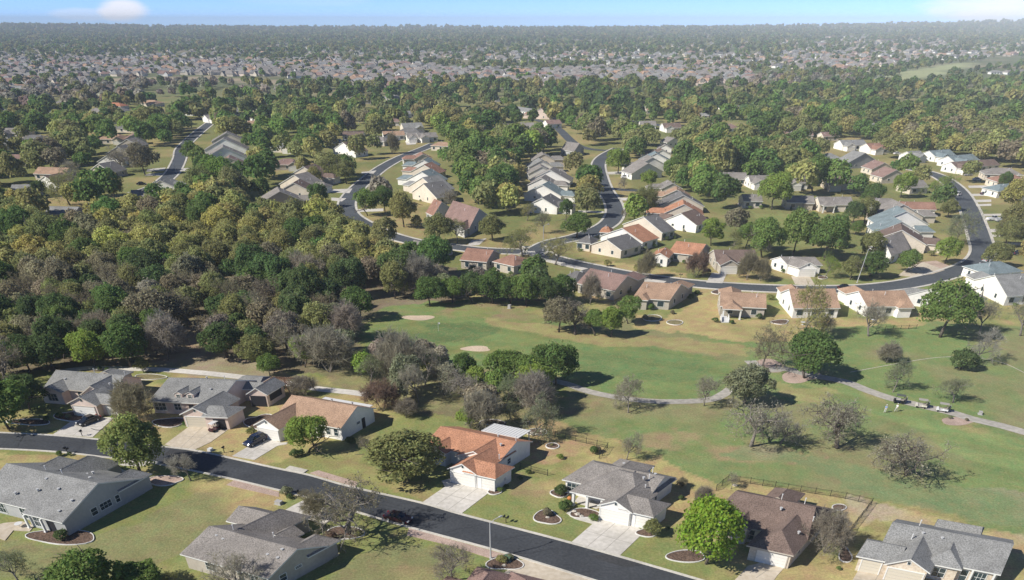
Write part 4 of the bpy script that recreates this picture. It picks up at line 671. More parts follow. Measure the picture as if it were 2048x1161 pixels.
# ------------------------------------------------------------------ tree prototypes
def quads_at(c, n, s, r_, asp=1.0):
    """leaf sized quads: centres c, normals n, sizes s"""
    N = len(c); a = r_.normal(size=(N, 3)); n = n/np.linalg.norm(n, axis=1, keepdims=True)
    t = np.cross(n, a); t /= np.linalg.norm(t, axis=1, keepdims=True)+1e-9; b = np.cross(n, t)
    s = np.asarray(s).reshape(-1, 1); t = t*s*asp; b = b*s
    v = np.stack([c-t-b*.7, c+t*.8-b, c+t+b*.8, c-t*.7+b], 1).reshape(-1, 3); f = np.arange(4*N).reshape(N, 4)
    return v, f
def crown_points(r_, n, rx, h0, h1, lobes=16, flat=1., lobe_r=.42, jitter=.45, gap=.15):
    """points on the outsides of overlapping leafy lobes filling a crown rx wide between heights h0 and h1"""
    hc = (h0+h1)/2; hh = (h1-h0)/2; L = []
    while len(L) < lobes:
        d = r_.normal(size=3); d /= np.linalg.norm(d); q = r_.uniform(.25, .72); p = d*q; 
        if p[2] < -.55: continue
        L.append((p[0]*rx, p[1]*rx, hc+p[2]*hh, r_.uniform(.7, 1.15)*lobe_r*rx))
    L.append((0, 0, hc+.1*hh, .55*rx)); L = np.array(L)
    w = L[:, 3]**2; k = r_.choice(len(L), size=int(n*2.2), p=w/w.sum()); d = r_.normal(size=(len(k), 3)); d /= np.linalg.norm(d, axis=1, keepdims=True); d[:, 2] = np.where(d[:, 2] < -.35, -d[:, 2], d[:, 2])
    rr = L[k, 3]*(1-r_.random(len(k))**2*.35+np.abs(r_.normal(size=len(k)))*.10); zs = hh/rx*1.15 if hh < rx else 1.
    rr *= 1+.42*(fbm(d[:, 0]*2.2+k*1.7, d[:, 1]*2.2+d[:, 2]*2.2, 1., 3)-.5)*2; off = d*rr[:, None]; off[:, 2] *= min(1., zs*flat+.15); c = L[k, :3]+off
    keep = np.ones(len(k), bool)
    for j in range(len(L)):
        dd = (c-L[j, :3]); dd[:, 2] /= min(1., zs*flat+.15); inside = (np.linalg.norm(dd, axis=1) < L[j, 3]*.72) & (k != j); keep &= ~inside
    g = fbm(c[:, 0]*1.0+c[:, 2]*.7, c[:, 1]+c[:, 2]*.5, rx*.35, int(r_.integers(99))); keep &= g > gap+.12
    c = c[keep][:n]; d = d[keep][:n]; nn = d+r_.normal(size=c.shape)*jitter; nn[:, 2] += .25
    return c, nn
def limb_tree(r_, h, rx, h0, n_limb=7, levels=3, r0=.22, up=.5, lean=(0, 0), multi=1, droop=0):
    """trunk and branching limbs; returns MB and twig tips"""
    mb = MB(); tips = []
    def grow(p, d, L, r, lev):
        pts = [p]; q = p.copy(); dd = d.copy(); n = 4
        for i in range(n):
            dd = (dd+Vector(r_.normal(size=3))*.17+Vector((0, 0, .07*(lev < 2)-droop*(lev >= 2)*.12))).normalized(); q = q+dd*L/n; pts.append(q.copy())
        mb.tube(pts, [r*(1-.6*i/n) for i in range(n+1)], MT[0], 6 if lev == 0 else (4 if lev < 3 else 3), cap=lev == 0)
        if lev >= levels: tips.append((pts[-1], dd)); tips.append((pts[-2], dd)); tips.append((pts[-3], dd)); return
        kids = n_limb if lev == 0 else int(r_.integers(3, 5))
        for i in range(kids):
            t = (.55+.45*(i+1)/kids) if lev == 0 else (.35+.65*(i+1)/kids); j = min(n-1, int(t*n)); b = pts[j].lerp(pts[j+1], t*n-j)
            a = 2*math.pi*(i/kids+r_.random()*.15); side = dd.orthogonal().normalized(); side.rotate(Matrix.Rotation(a+r_.random(), 3, dd))
            nd = (dd*up+side*(1-up*.3)+Vector((0, 0, .18))).normalized(); grow(b, nd, L*(.85 if lev == 0 else .62)*r_.uniform(.8, 1.15), r*(.55 if lev == 0 else .52), lev+1)
    for m_ in range(multi):
        a = 6.28*m_/multi+.4; d = Vector((lean[0], lean[1], 1)) if multi == 1 else Vector((math.cos(a)*.45+lean[0], math.sin(a)*.45+lean[1], 1))
        grow(Vector((0, 0, -.1)), d.normalized(), h0*1.25, r0*(1 if multi == 1 else .62), 0)
    return mb, tips
MT = [BARK]
PROTO = {}
def fit(vs, rx, h):   # scale a skeleton's reach to the crown
    return vs
def make_proto(kind, i):
    r_ = np.random.default_rng(100*hash_(kind)+i)
    key = (kind, i)
    if kind == 'dense':
        rx, h0, h1 = 5., 1.0, 7.9; c, n = crown_points(r_, 9500, rx, h0, h1, 30, 1, .33, .6, .1); v, f = quads_at(c, n, r_.uniform(.09, .17, len(c)), r_)
        MT[0] = BARK; mb, _ = limb_tree(r_, h1, rx, 3.0, 5, 2, .24, .55)
    elif kind == 'tall':
        rx, h0, h1 = 3.6, 1.0, 8.5; c, n = crown_points(r_, 8000, rx, h0, h1, 26, 1, .36, .6, .1); v, f = quads_at(c, n, r_.uniform(.08, .14, len(c)), r_)
        MT[0] = BARK; mb, _ = limb_tree(r_, h1, rx, 3.0, 5, 2, .2, .7)
    elif kind == 'oak':      # live oak, many small clumps
        rx, h0, h1 = 5., .7, 7.4; c, n = crown_points(r_, 9500, rx, h0, h1, 42, 1, .25, .7, .18); v, f = quads_at(c, n, r_.uniform(.08, .15, len(c)), r_)
        MT[0] = BARK; mb, _ = limb_tree(r_, h1, rx, 3.2, 6, 2, .26, .5)
    elif kind in ('sparse', 'thin', 'bare', 'vase', 'round_bare'):
        P_ = dict(sparse=(5., 2.7, 7, 4, .34, .42, 1, 5.5), thin=(4.5, 2.4, 6, 4, .18, .5, 1, 3.4), bare=(4., 2.2, 6, 4, .20, .62, 1, 0), vase=(3.6, 2.0, 5, 4, .13, .85, 5, 0), round_bare=(3., 1.6, 7, 4, .13, .6, 3, 0))[kind]
        rx, h0, nl, lv, r0, up, multi, nleaf = P_; MT[0] = BARKG if kind != 'sparse' or i % 2 else BARK
        mb, tips = limb_tree(r_, 8, rx, h0, nl, lv if kind == 'sparse' or True else 3, r0, up, (r_.normal()*.12, r_.normal()*.12), multi, .6 if kind == 'sparse' else 0)
        tp = np.array([t[0] for t in tips]); td = np.array([t[1] for t in tips])
        # normalise the skeleton to its nominal spread
        ext = np.percentile(np.hypot(tp[:, 0], tp[:, 1]), 96); zt = np.percentile(tp[:, 2], 98); H = dict(sparse=6.6, thin=6.5, bare=6.6, vase=6.5, round_bare=4.6)[kind]
        sx = rx/ext; sz = H/zt; mb.v = [(p[0]*sx, p[1]*sx, p[2]*sz) for p in mb.v]; tp = tp*np.array((sx, sx, sz))
        k = dict(sparse=2.6, thin=3.6, bare=4, vase=4, round_bare=5)[kind]; idx = r_.integers(0, len(tp), min(8000, int(len(tp)*k))); q = tp[idx]; d = td[idx]+r_.normal(size=(len(idx), 3))*.75; d[:, 2] += .15; d /= np.linalg.norm(d, axis=1, keepdims=True)
        L = r_.uniform(.35, .95, len(idx))[:, None]; w = r_.uniform(.010, .020, len(idx))[:, None]*(1.5 if kind in ('vase', 'round_bare') else 1.15); s = np.cross(d, r_.normal(size=d.shape)); s /= np.linalg.norm(s, axis=1, keepdims=True)+1e-9
        tv = np.stack([q-s*w, q+s*w, q+d*L+s*w*.4, q+d*L-s*w*.4], 1).reshape(-1, 3)
        v = tv; tipq = q+d*L*r_.uniform(.5, 1, len(idx))[:, None]
        if nleaf:
            m = int(len(idx)*min(1, nleaf/8*.9)); kk = r_.integers(0, len(tipq), m); c = tipq[kk]+r_.normal(size=(m, 3))*.16; lv_, _ = quads_at(c, r_.normal(size=(m, 3))+np.array((0, 0, .5)), r_.uniform(.05, .10, m), r_)
            v = np.concatenate([tv, lv_])
        f = np.arange(len(v)).reshape(-1, 4)
    elif kind == 'shrub':
        rx = 1.; c, n = crown_points(r_, 900, 1., .1, 1.5, 10, 1, .5, .5, .05); v, f = quads_at(c, n, r_.uniform(.05, .09, len(c)), r_); MT[0] = BARK; mb = MB(); mb.tube([(0, 0, -.05), (0, 0, .7)], .05, BARK, 5)
    elif kind == 'juniper':
        rx = 3.6; c, n = crown_points(r_, 3000, 3.6, .3, 4.2, 22, 1, .34, .6, .1); v, f = quads_at(c, n, r_.uniform(.08, .16, len(c)), r_); MT[0] = BARK; mb = MB(); mb.tube([(0, 0, -.1), (.1, 0, 2.4)], [.2, .08], BARK, 6)
    me_c = np_mesh(kind+'_crown', v, f, LEAF)
    me_t = bpy.data.meshes.new(kind+'_trunk'); me_t.from_pydata(mb.v, [], mb.f); me_t.materials.append(mb.mats[0]); me_t.polygons.foreach_set('use_smooth', [True]*len(mb.f)); me_t.update()
    return me_c, me_t, {'dense': 5, 'tall': 3.7, 'oak': 5, 'sparse': 5.2, 'thin': 4.7, 'bare': 4.3, 'vase': 3.9, 'round_bare': 3.3, 'shrub': 1.05, 'juniper': 3.7}[kind], {'dense': 8, 'tall': 8.5, 'oak': 7.6, 'sparse': 7, 'thin': 6.9, 'bare': 7, 'vase': 6.9, 'round_bare': 5, 'shrub': 1.5, 'juniper': 4.2}[kind]
def hash_(s): return sum(ord(c)*(i+3) for i, c in enumerate(s)) % 997
NV = dict(dense=4, tall=3, oak=4, sparse=4, thin=3, bare=3, vase=2, round_bare=2, shrub=3, juniper=2)
TREE_N = 0
def tree(kind, x, y, width, color, label, group=None, hs=1., cat='tree', name=None, z=0, var=None):
    global TREE_N; TREE_N += 1
    i = (TREE_N if var is None else var) % NV[kind]
    if (kind, i) not in PROTO: PROTO[kind, i] = make_proto(kind, i)
    mc, mt, rx, h = PROTO[kind, i]; s = width/2/rx
    nm = name or {'shrub': 'shrub', 'juniper': 'juniper_shrub', 'dense': 'broadleaf_tree', 'tall': 'tall_tree', 'oak': 'live_oak', 'sparse': 'spreading_oak', 'thin': 'open_crowned_tree', 'bare': 'bare_tree', 'vase': 'multi_stem_tree', 'round_bare': 'twiggy_bush'}[kind]
    e = empty(nm, (x, y, z), (TREE_N*2.399) % 6.283, label, cat, group); e.scale = (s*random.uniform(.86, 1.12), s*random.uniform(.86, 1.12), s*hs*random.uniform(.95, 1.06))
    c = link('crown' if kind != 'shrub' else 'foliage', mc, e); c.color = (*color, 1); t_ = link('trunk' if kind not in ('shrub', 'juniper') else 'stem', mt, e); return e
C_ = dict(green=(.18, .265, .07), bright=(.26, .35, .075), dark=(.115, .17, .06), olive=(.26, .275, .105), khaki=(.35, .34, .125), lime=(.25, .38, .045), sage=(.27, .29, .165), grey=(.35, .325, .24), brown=(.275, .25, .155), reddish=(.27, .19, .135), yellow=(.42, .40, .13), deep=(.13, .205, .058), rosy=(.31, .275, .21), pale=(.42, .40, .33), graygreen=(.25, .275, .16), fresh=(.27, .32, .10))
def jit(c, a=.12): f = 1+random.uniform(-a, a); return tuple(max(.01, v*f*(1+random.uniform(-a, a)*.5)) for v in c)
PLACED = []
def pt(px, py, wpx, kind, color, label, hs=1., group=None, cat='tree', k='p', name=None, var=None):
    if k != 'p': wpx = wpx/ZK[k][0]; px, py = Z(k, px, py)
    X, Y, _ = P(px, py); w = wpx/ppm(py); tree(kind, X, Y, w, C_[color], label, group, hs, cat, name, var=var); PLACED.append((X, Y, w)); return X, Y
G1 = 'trees beside the foreground street'
pt(281, 947, 150, 'oak', 'fresh', 'open olive green tree arching over the kerb between the two left houses', 1.0, var=0)
pt(382, 962, 74, 'bare', 'pale', 'small pale leafless tree on the gravel bed by the street')
pt(275, 845, 100, 'round_bare', 'brown', 'round brown leafless tree right of the black sedan driveway', 1.05)
pt(617, 905, 100, 'dense', 'bright', 'dense round spring green tree before the tan roofed house', .98, var=1)
pt(700, 1066, 178, 'sparse', 'brown', 'large spreading brown oak in the ringed bed by the street', 1.0, var=1)
pt(815, 960, 190, 'oak', 'olive', 'wide dark olive live oak left of the orange roofed house', .66, var=2)
pt(1412, 1128, 160, 'dense', 'lime', 'big lime green tree beside the brown roofed house', 1.0, var=2)
pt(1648, 1105, 104, 'vase', 'rosy', 'many stemmed leafless tree inside the corner yard fence', 1.0)
pt(1122, 993, 36, 'oak', 'dark', 'small dark tree at the left corner of the taupe house porch')
pt(1302, 1072, 48, 'oak', 'olive', 'small olive tree hiding the single garage door')
pt(1253, 920, 62, 'bare', 'grey', 'lone leafless tree just outside the fence behind the taupe house')
pt(1406, 1016, 62, 'round_bare', 'rosy', 'rosy leafless bush tree behind the lime green tree', 1.0)
pt(1363, 975, 26, 'round_bare', 'brown', 'small leafless bush off the back of the taupe house')
pt(1462, 978, 36, 'bare', 'grey', 'tiny bare tree at the fence corner of the brown house')
pt(767, 822, 70, 'round_bare', 'reddish', 'round reddish twiggy tree behind the tan roofed house', 1.15)
pt(812, 836, 62, 'round_bare', 'rosy', 'low rosy twiggy shrub right of the reddish tree', .7)
pt(735, 905, 44, 'sparse', 'brown', 'thin brown tree at the shaded gable of the tan roofed house')
pt(1068, 872, 108, 'thin', 'graygreen', 'grey green tree behind the white patio cover', 1.05)
pt(962, 862, 74, 'round_bare', 'grey', 'tall grey leafless tree behind the orange roof', 1.45); pt(940, 858, 55, 'tall', 'bright', 'thin bright green tree behind the orange roof', .8); pt(1010, 850, 60, 'thin', 'graygreen', 'grey green tree between creek and orange roof')
pt(1112, 768, 105, 'dense', 'deep', 'dark green tree at the left edge of the fairway', .95, var=0); pt(1060, 776, 80, 'dense', 'green', 'green tree left of the dark fairway edge tree'); pt(930, 762, 66, 'dense', 'deep', 'deep green tree below the long bunker', .95)
pt(1256, 826, 90, 'thin', 'grey', 'small open grey tree over the cart path', .95); pt(1408, 812, 72, 'bare', 'grey', 'leafless tree where the cart path bends up', 1.05); pt(1488, 808, 128, 'oak', 'sage', 'broad sage green oak beside the path bend', .85)
pt(1502, 893, 150, 'sparse', 'grey', 'large grey spreading oak in the brown rough', .95, var=3); pt(1560, 888, 80, 'sparse', 'pale', 'pale half bare limb tree touching the large grey oak')
pt(1675, 897, 140, 'sparse', 'grey', 'grey tan oak with a leaning trunk on the golf rough', .95, var=0); pt(1815, 950, 158, 'sparse', 'grey', 'low wide grey oak nearest the lower right fairway', .8, var=2)
pt(1525, 733, 98, 'thin', 'brown', 'open brown tree on the pink gravel bed', 1.1); pt(1609, 757, 118, 'dense', 'deep', 'rich green oak on the oval gravel bed', .92, var=3); pt(1610, 672, 124, 'thin', 'khaki', 'tall khaki budding oak before the tan roofed white house', 1.15)
pt(1640, 680, 70, 'bare', 'rosy', 'low leafless tree right of the khaki budding oak', .8); pt(1737, 673, 84, 'bare', 'grey', 'small bare tree in front of the second tan house', .9); pt(1880, 675, 140, 'oak', 'green', 'big bright green oak before the white gabled grey house', .95, var=1)
pt(1958, 668, 78, 'bare', 'grey', 'leafless tree right of the big bright green oak'); pt(2040, 672, 70, 'bare', 'sage', 'tall leafless tree cut by the right edge', 1.2); pt(1950, 722, 72, 'bare', 'pale', 'pale leafless tree behind the dark juniper')
pt(1922, 738, 74, 'juniper', 'dark', 'low dark green juniper clump on the open grass', .95, cat='shrub'); pt(1772, 727, 64, 'round_bare', 'grey', 'round grey leafless bush on the open grass', .8, cat='bush'); pt(1785, 785, 84, 'thin', 'graygreen', 'small open tree above the first golf cart'); pt(1906, 806, 86, 'thin', 'sage', 'pale sage tree above the third golf cart', .85)
pt(1118, 665, 90, 'oak', 'brown', 'brown grey oak clump at the right of the green', 1.0); pt(1150, 670, 90, 'sparse', 'rosy', 'rosy grey oak beside the brown clump'); pt(1190, 672, 60, 'tall', 'green', 'green tree left of the golf side house', .8); pt(1222, 674, 60, 'tall', 'bright', 'lighter green tree nearest the fairway', .85); pt(1256, 648, 58, 'tall', 'green', 'green tree at the back porch of the second fairway house', .8); pt(1180, 610, 60, 'round_bare', 'rosy', 'rosy leafless tree behind the fairway greens clump', 1.2)
for i, (a, b_, c_) in enumerate([(860, 612, 70), (905, 606, 60), (945, 604, 70), (985, 608, 72), (1020, 610, 66), (1052, 612, 70), (1090, 612, 66), (1122, 606, 62)]): pt(a, b_, c_, 'dense', ['deep', 'green', 'dark', 'deep'][i % 4], '%s dark green tree from left in the belt above the green' % ORD[i], 1.0)
pt(287, 745, 32, 'oak', 'olive', 'slim small tree in the stone ringed bed', 1.3); pt(540, 752, 54, 'dense', 'green', 'small green tree beside the trail'); pt(606, 790, 60, 'round_bare', 'rosy', 'small leafless shrub tree behind the dormered house', .8)
pt(18, 858, 130, 'dense', 'green', 'bright green tree cut by the left edge', .9); pt(60, 820, 90, 'dense', 'dark', 'dark tree between left edge and leftmost house', .9)
pt(188, 1205, 190, 'oak', 'green', 'large green treetop rising from the bottom edge', .85, var=3); pt(40, 1170, 110, 'thin', 'sage', 'grey green treetop in the bottom left corner'); pt(285, 1185, 120, 'oak', 'green', 'second green treetop at the bottom edge', .7); pt(345, 1185, 70, 'thin', 'olive', 'thin olive treetop at the bottom edge', .8)
pt(905, 1162, 112, 'bare', 'rosy', 'leafless tree at the bottom edge left of the lamp'); pt(470, 1200, 130, 'bare', 'grey', 'grey leafless tree before the bottom centre house', .9); pt(985, 1180, 40, 'round_bare', 'olive', 'olive bush at the bottom edge beside the bare tree'); pt(610, 1010, 44, 'bare', 'brown', 'thin brown tree left of the large spreading oak'); pt(640, 1030, 60, 'round_bare', 'brown', 'brown twiggy bush beneath the large spreading oak')
# lower woods, measured
for q in [(190, 735, 95, 'dense', 'bright', 'yellow green tree at the lower edge of the woods above the trail', .9), (262, 735, 110, 'dense', 'deep', 'rich green tree left of the woodland clearing', .9), (110, 738, 90, 'dense', 'dark', 'dark tree above the leftmost grey roof', .9), (60, 745, 100, 'dense', 'dark', 'very dark tree mass left of the leftmost grey roof', .9), (320, 668, 130, 'oak', 'brown', 'wide brown oak at the top of the clearing', .85), (385, 655, 110, 'sparse', 'brown', 'open brown oak overhanging the clearing', .9), (455, 715, 120, 'oak', 'dark', 'low dark oak right of the clearing', .75), (520, 735, 100, 'oak', 'olive', 'low olive oak above the trail', .8), (575, 700, 110, 'oak', 'rosy', 'rosy grey oak in the lower woods', .9), (610, 735, 60, 'tall', 'bright', 'slim bright green tree right of the woods edge', .9), (660, 745, 110, 'round_bare', 'grey', 'large grey leafless thicket beside the creek', 1.0), (660, 665, 80, 'dense', 'sage', 'pale sage tree at the woods edge left of the green', .8), (740, 770, 90, 'thin', 'graygreen', 'grey green open tree by the creek', .8), (720, 640, 90, 'dense', 'deep', 'deep green tree shading the left end of the green', .8), (800, 760, 90, 'round_bare', 'grey', 'grey leafless tree in the creek grove centre', 1.3), (850, 770, 80, 'bare', 'grey', 'taller grey leafless tree in the creek grove', 1.1), (1010, 765, 90, 'dense', 'green', 'green tree in the creek grove left of the dark pair', .9)]: pt(*q)
# middle distance, measured
for q in [
 (1297, 557, 48, 'round_bare', 'brown', 'brown twiggy tree at the kerb left of the orange house garage', 1.3), (1393, 556, 46, 'round_bare', 'reddish', 'reddish bare tree in front of the orange house windows', 1.3), (1493, 560, 46, 'round_bare', 'brown', 'brown bare tree left of the brown hip roofed house', 1.4), (1520, 562, 42, 'round_bare', 'brown', 'second brown bare tree by the brown house path', 1.2),
 (1422, 492, 52, 'tall', 'bright', 'bright green tree behind the north side orange house', .8), (1491, 496, 44, 'tall', 'green', 'green tree behind the brown hip roofed house', .95), (1518, 500, 48, 'round_bare', 'grey', 'grey leafless tree beside the open lawn', 1.4), (1465, 498, 44, 'thin', 'olive', 'thin olive tree between the two green trees', 1),
 (1650, 556, 58, 'thin', 'bright', 'leaning light green tree in the white ring bed', 1.0), (1700, 560, 60, 'oak', 'olive', 'olive tree left of the leaning street lamp', 1), (1738, 556, 64, 'oak', 'deep', 'dark olive tree right of the leaning street lamp', .95), (1811, 545, 56, 'dense', 'green', 'round clipped green tree on the gravel corner', .9), (1888, 528, 62, 'dense', 'bright', 'round bright tree on the inside of the bend', .9), (1985, 535, 66, 'dense', 'olive', 'round olive tree on the outside of the bend', .85),
 (1543, 420, 70, 'dense', 'bright', 'bright green tree over the second back to back house', 1.1), (1625, 385, 70, 'dense', 'green', 'large green tree over the third garage front', 1.15), (1801, 396, 54, 'dense', 'bright', 'bright green tree near the right road head', 1), (1885, 402, 64, 'thin', 'bright', 'bright olive tree leaning over the right road', 1.0), (1705, 448, 50, 'dense', 'dark', 'dark green tree at the right of the open lawn', 1), (1740, 415, 56, 'dense', 'deep', 'deep green tree above the open lawn', 1), (1728, 446, 52, 'oak', 'olive', 'olive tree behind the stepped blue grey roofs', 1.1), (1710, 470, 44, 'oak', 'green', 'low green tree by the open lawn corner', .8),
 (1894, 436, 46, 'oak', 'olive', 'olive tree on the left verge of the right road', 1), (1910, 488, 70, 'thin', 'graygreen', 'grey green tree overhanging the right road', 1.1), (2005, 378, 34, 'dense', 'deep', 'small green tree on a right side front lawn', 1), (2025, 425, 84, 'oak', 'yellow', 'yellow green oak at the right edge', .95), (2030, 470, 70, 'bare', 'pale', 'pale leafless tree at the right edge', 1.1), (2010, 492, 64, 'oak', 'olive', 'brown olive oak below the white pickup', .95), (1989, 502, 28, 'juniper', 'sage', 'blue grey round shrub beside the right road', 1),
 (1675, 495, 40, 'round_bare', 'brown', 'brown bare tree at the lawn bottom right', 1.1), (1655, 480, 40, 'round_bare', 'grey', 'grey bare bush at the lawn bottom', .7), (1586, 450, 16, 'bare', 'grey', 'tiny leafless tree alone on the open lawn', 1), (1735, 520, 70, 'oak', 'olive', 'olive oak behind the leaning street lamp', 1),
 (1168, 374, 48, 'dense', 'deep', 'deep green tree left of the centre street bend', 1), (1236, 348, 54, 'dense', 'bright', 'bright green tree right of the centre street', 1), (1296, 374, 48, 'oak', 'bright', 'light green tree by the parked white car', .8), (1340, 366, 50, 'dense', 'green', 'green tree beside the centre right row', 1.1), (1153, 476, 72, 'oak', 'green', 'green oak at the street junction', .85), (1088, 466, 46, 'bare', 'sage', 'leafless tree above the junction', 1.1), (1054, 442, 36, 'bare', 'khaki', 'pale bare tree before the first stepped house', 1), (1132, 440, 34, 'dense', 'deep', 'small dark tree by the first stepped house', 1.3),
 (1046, 514, 84, 'thin', 'olive', 'broad olive oak beside the junction street', .9), (1110, 530, 70, 'bare', 'khaki', 'khaki half bare oak on the kerb corner', .8), (1290, 430, 56, 'round_bare', 'olive', 'olive bare tree beside the centre street', 1.2), (1245, 440, 20, 'bare', 'brown', 'tiny bare tree at the centre street kerb', 1.2), (1172, 426, 34, 'oak', 'brown', 'small brown tree in front of the blue grey garage', 1), (1250, 380, 26, 'bare', 'grey', 'tiny bare tree at the side street corner', 1),
 (735, 432, 58, 'dense', 'green', 'green tree left of the pair inside the west bend', 1.05), (770, 426, 56, 'dense', 'deep', 'deep green tree inside the west bend', 1), (808, 455, 72, 'oak', 'khaki', 'khaki oak inside the west bend', 1.1), (641, 416, 46, 'dense', 'deep', 'deep green tree at the first west row house', 1.1), (693, 368, 58, 'oak', 'olive', 'olive tree by the west bend kerb', 1), (668, 362, 58, 'oak', 'olive', 'second olive tree by the west bend kerb', 1), (630, 372, 46, 'oak', 'khaki', 'khaki oak over the west row roofs', 1), (784, 308, 34, 'round_bare', 'brown', 'brown bare tree at the top bend', 1.3), (878, 488, 90, 'oak', 'olive', 'wide olive oak by the long curving street', .8), (915, 486, 60, 'thin', 'olive', 'olive tree left of the white garage', 1), (985, 482, 66, 'oak', 'olive', 'olive oak right of the white garage', .9),
 (905, 415, 40, 'sparse', 'grey', 'grey oak edging the centre woods', 1.1), (835, 455, 26, 'shrub', 'khaki', 'khaki shrub by the curving kerb', 1),
 (290, 350, 70, 'oak', 'brown', 'brown oak left of the far left street', 1), (385, 325, 46, 'oak', 'green', 'green tree right of the far left street', 1), (415, 362, 52, 'dense', 'deep', 'deep green tree below the far left row', 1), (245, 345, 60, 'sparse', 'brown', 'brown open oak over the far left roofs', 1), (230, 400, 60, 'oak', 'olive', 'olive tree before the low grey roofs', 1), (140, 410, 90, 'thin', 'olive', 'broad olive tree between the low grey houses', .9), (85, 395, 40, 'dense', 'dark', 'dark shrub tree at the leftmost white gable', .9), (165, 385, 60, 'bare', 'grey', 'grey leafless tree before the brown gable roof', 1.1)]: pt(*q)
# shrubs
SH = [(590, 915, 24, 'dark', 'dark clipped bush left of the round tree trunk'), (603, 912, 20, 'dark', 'smaller dark clipped bush under the round tree'), (129, 1078, 34, 'dark', 'big round dark bush at the back corner of the grey house'), (1126, 1022, 30, 'deep', 'clipped green hedge on the taupe house lawn'), (1136, 1014, 24, 'deep', 'rounded end of the hedge by the front walk'), (1094, 1030, 26, 'brown', 'dead brown shrub in the wavy lawn bed'), (1188, 1042, 22, 'green', 'bright shrub beside the double garage door'), (1000, 983, 14, 'green', 'round bush at the orange house garage corner'), (1012, 976, 14, 'dark', 'dark bush along the orange garage wall'), (1105, 892, 8, 'khaki', 'dry plant in the round yard bed'), (1120, 918, 18, 'bright', 'small leaning yard shrub on the dry lawn'),
 (1185, 908, 26, 'deep', 'green shrub inside the fence corner'), (1195, 905, 20, 'brown', 'brown shrub inside the fence corner'), (121, 835, 18, 'dark', 'dark bush beside the leftmost driveway'), (137, 838, 16, 'sage', 'sage bush beside the leftmost driveway'), (95, 842, 16, 'dark', 'dark bush at the woodland edge bed'), (230, 838, 14, 'bright', 'bright bush under the brown leafless tree'), (372, 852, 16, 'deep', 'dark bush left of the wide garage'), (503, 870, 24, 'olive', 'olive shrub beside the dark blue wagon'), (1676, 1140, 12, 'green', 'small shrub at the brown house garage corner'), (1748, 1146, 12, 'deep', 'small round shrub between the corner garages'), (572, 990, 26, 'sage', 'grey green bush at the near kerb'), (580, 998, 16, 'dark', 'low dark bush at the near kerb'), (122, 912, 18, 'deep', 'green kerbside bush above the big grey roof'), (140, 912, 12, 'dark', 'dark kerbside bush above the big grey roof'), (215, 935, 26, 'bright', 'bright green groundcover by the drive apron'),
 (1020, 1118, 20, 'sage', 'sage shrub in the kerb bed by the lamp'), (1005, 1126, 24, 'khaki', 'khaki grasses in the kerb bed by the lamp'), (280, 1010+30, 1, 'dark', 'tiny dark weed by the lawn edge'), (660, 1078, 30, 'reddish', 'red brown groundcover under the large oak'), (720, 1072, 20, 'olive', 'olive plants in the ringed oak bed'), (1430, 645, 16, 'deep', 'bush left of the white porch steps'), (1462, 648, 12, 'deep', 'bush right of the white porch steps'), (1445, 590, 14, 'deep', 'small shrub left of the tan house roof'), (1540, 600, 16, 'olive', 'shrub right of the tan house'), (1415, 549, 16, 'reddish', 'dark red bush by the brown house garage'), (1478, 548, 16, 'bright', 'light bush by the brown house wall'), (1862, 512, 16, 'olive', 'round bush by the corner house'), (1548, 528, 10, 'deep', 'upper conical bush beside the white gable'), (1557, 538, 10, 'deep', 'middle conical bush beside the white gable'), (1566, 546, 12, 'deep', 'lower conical bush beside the white gable'), (1395, 590, 14, 'dark', 'dark bush on the shaded side of the tan house'), (1380, 600, 16, 'dark', 'dark shrub in shade beside the tan house'),
 (1290, 640, 16, 'brown', 'brown plants by the porch of the second fairway house'), (1345, 628, 12, 'brown', 'brown plants at the corner of the second fairway house'), (1275, 545, 22, 'khaki', 'khaki leafless brush on the dry verge'), (1215, 533, 20, 'khaki', 'dry brush under the street verge'), (1932, 842, 10, 'brown', 'dark low plant in the cart path bed'), (1900, 838, 10, 'sage', 'sage low plant in the cart path bed'), (640, 870, 30, 'deep', 'hedge at the tan house front windows'), (700, 888, 26, 'dark', 'dark shrub by the tan house gable'), (1058, 948, 14, 'dark', 'shrub on the shaded side of the orange house'), (1040, 960, 14, 'dark', 'lower shrub on the shaded side of the orange house'), (1360, 1000, 16, 'dark', 'shrub at the shaded side of the taupe house'), (1335, 1060, 14, 'dark', 'shrub at the taupe garage side wall'), (1610, 1075, 14, 'dark', 'shrub at the shaded side of the brown house'), (200, 742, 14, 'dark', 'trail side shrub behind the leftmost house'), (215, 742, 10, 'deep', 'rounded trail side shrub further right'), (232, 743, 10, 'sage', 'last small trail side shrub')]
for i, q in enumerate(SH): pt(q[0], q[1], q[2], 'shrub', q[3], q[4], .8, cat='shrub')

sr = random.Random(12); lab = {}
for h in FOOT:
    if not getattr(h, 'row', None): continue
    x0, x1, y0, y1, r = h.foot[0]
    if ppm(Q(*h.world(x0, y0)[:2])[1]) < 2.4: continue
    for q_ in range(2):
        side = sr.random() < .65; X, Y, _ = h.world(x0+(x1-x0)*sr.uniform(.05, .95), y0-sr.uniform(.2, 1.2)) if side else h.world(x1+sr.uniform(0, .8), y0+(y1-y0)*sr.uniform(.1, .9)); c = sr.choice(['dark', 'green', 'olive', 'sage'])
        lab.setdefault((c, h.row), []).append((Q(X, Y)[0], X, Y, sr.uniform(1.3, 2.4)))
for (c, row_), qs in lab.items():
    for n_, (px, X, Y, w_) in enumerate(sorted(qs)): tree('shrub', X, Y, w_, jit(C_[c]), '%s foundation shrub among the %s%s' % (c, row_, '' if len(qs) == 1 else ', %s from left' % ORD[n_ % 18]), '%s shrubs at the %s' % (c, row_), .85, 'shrub')
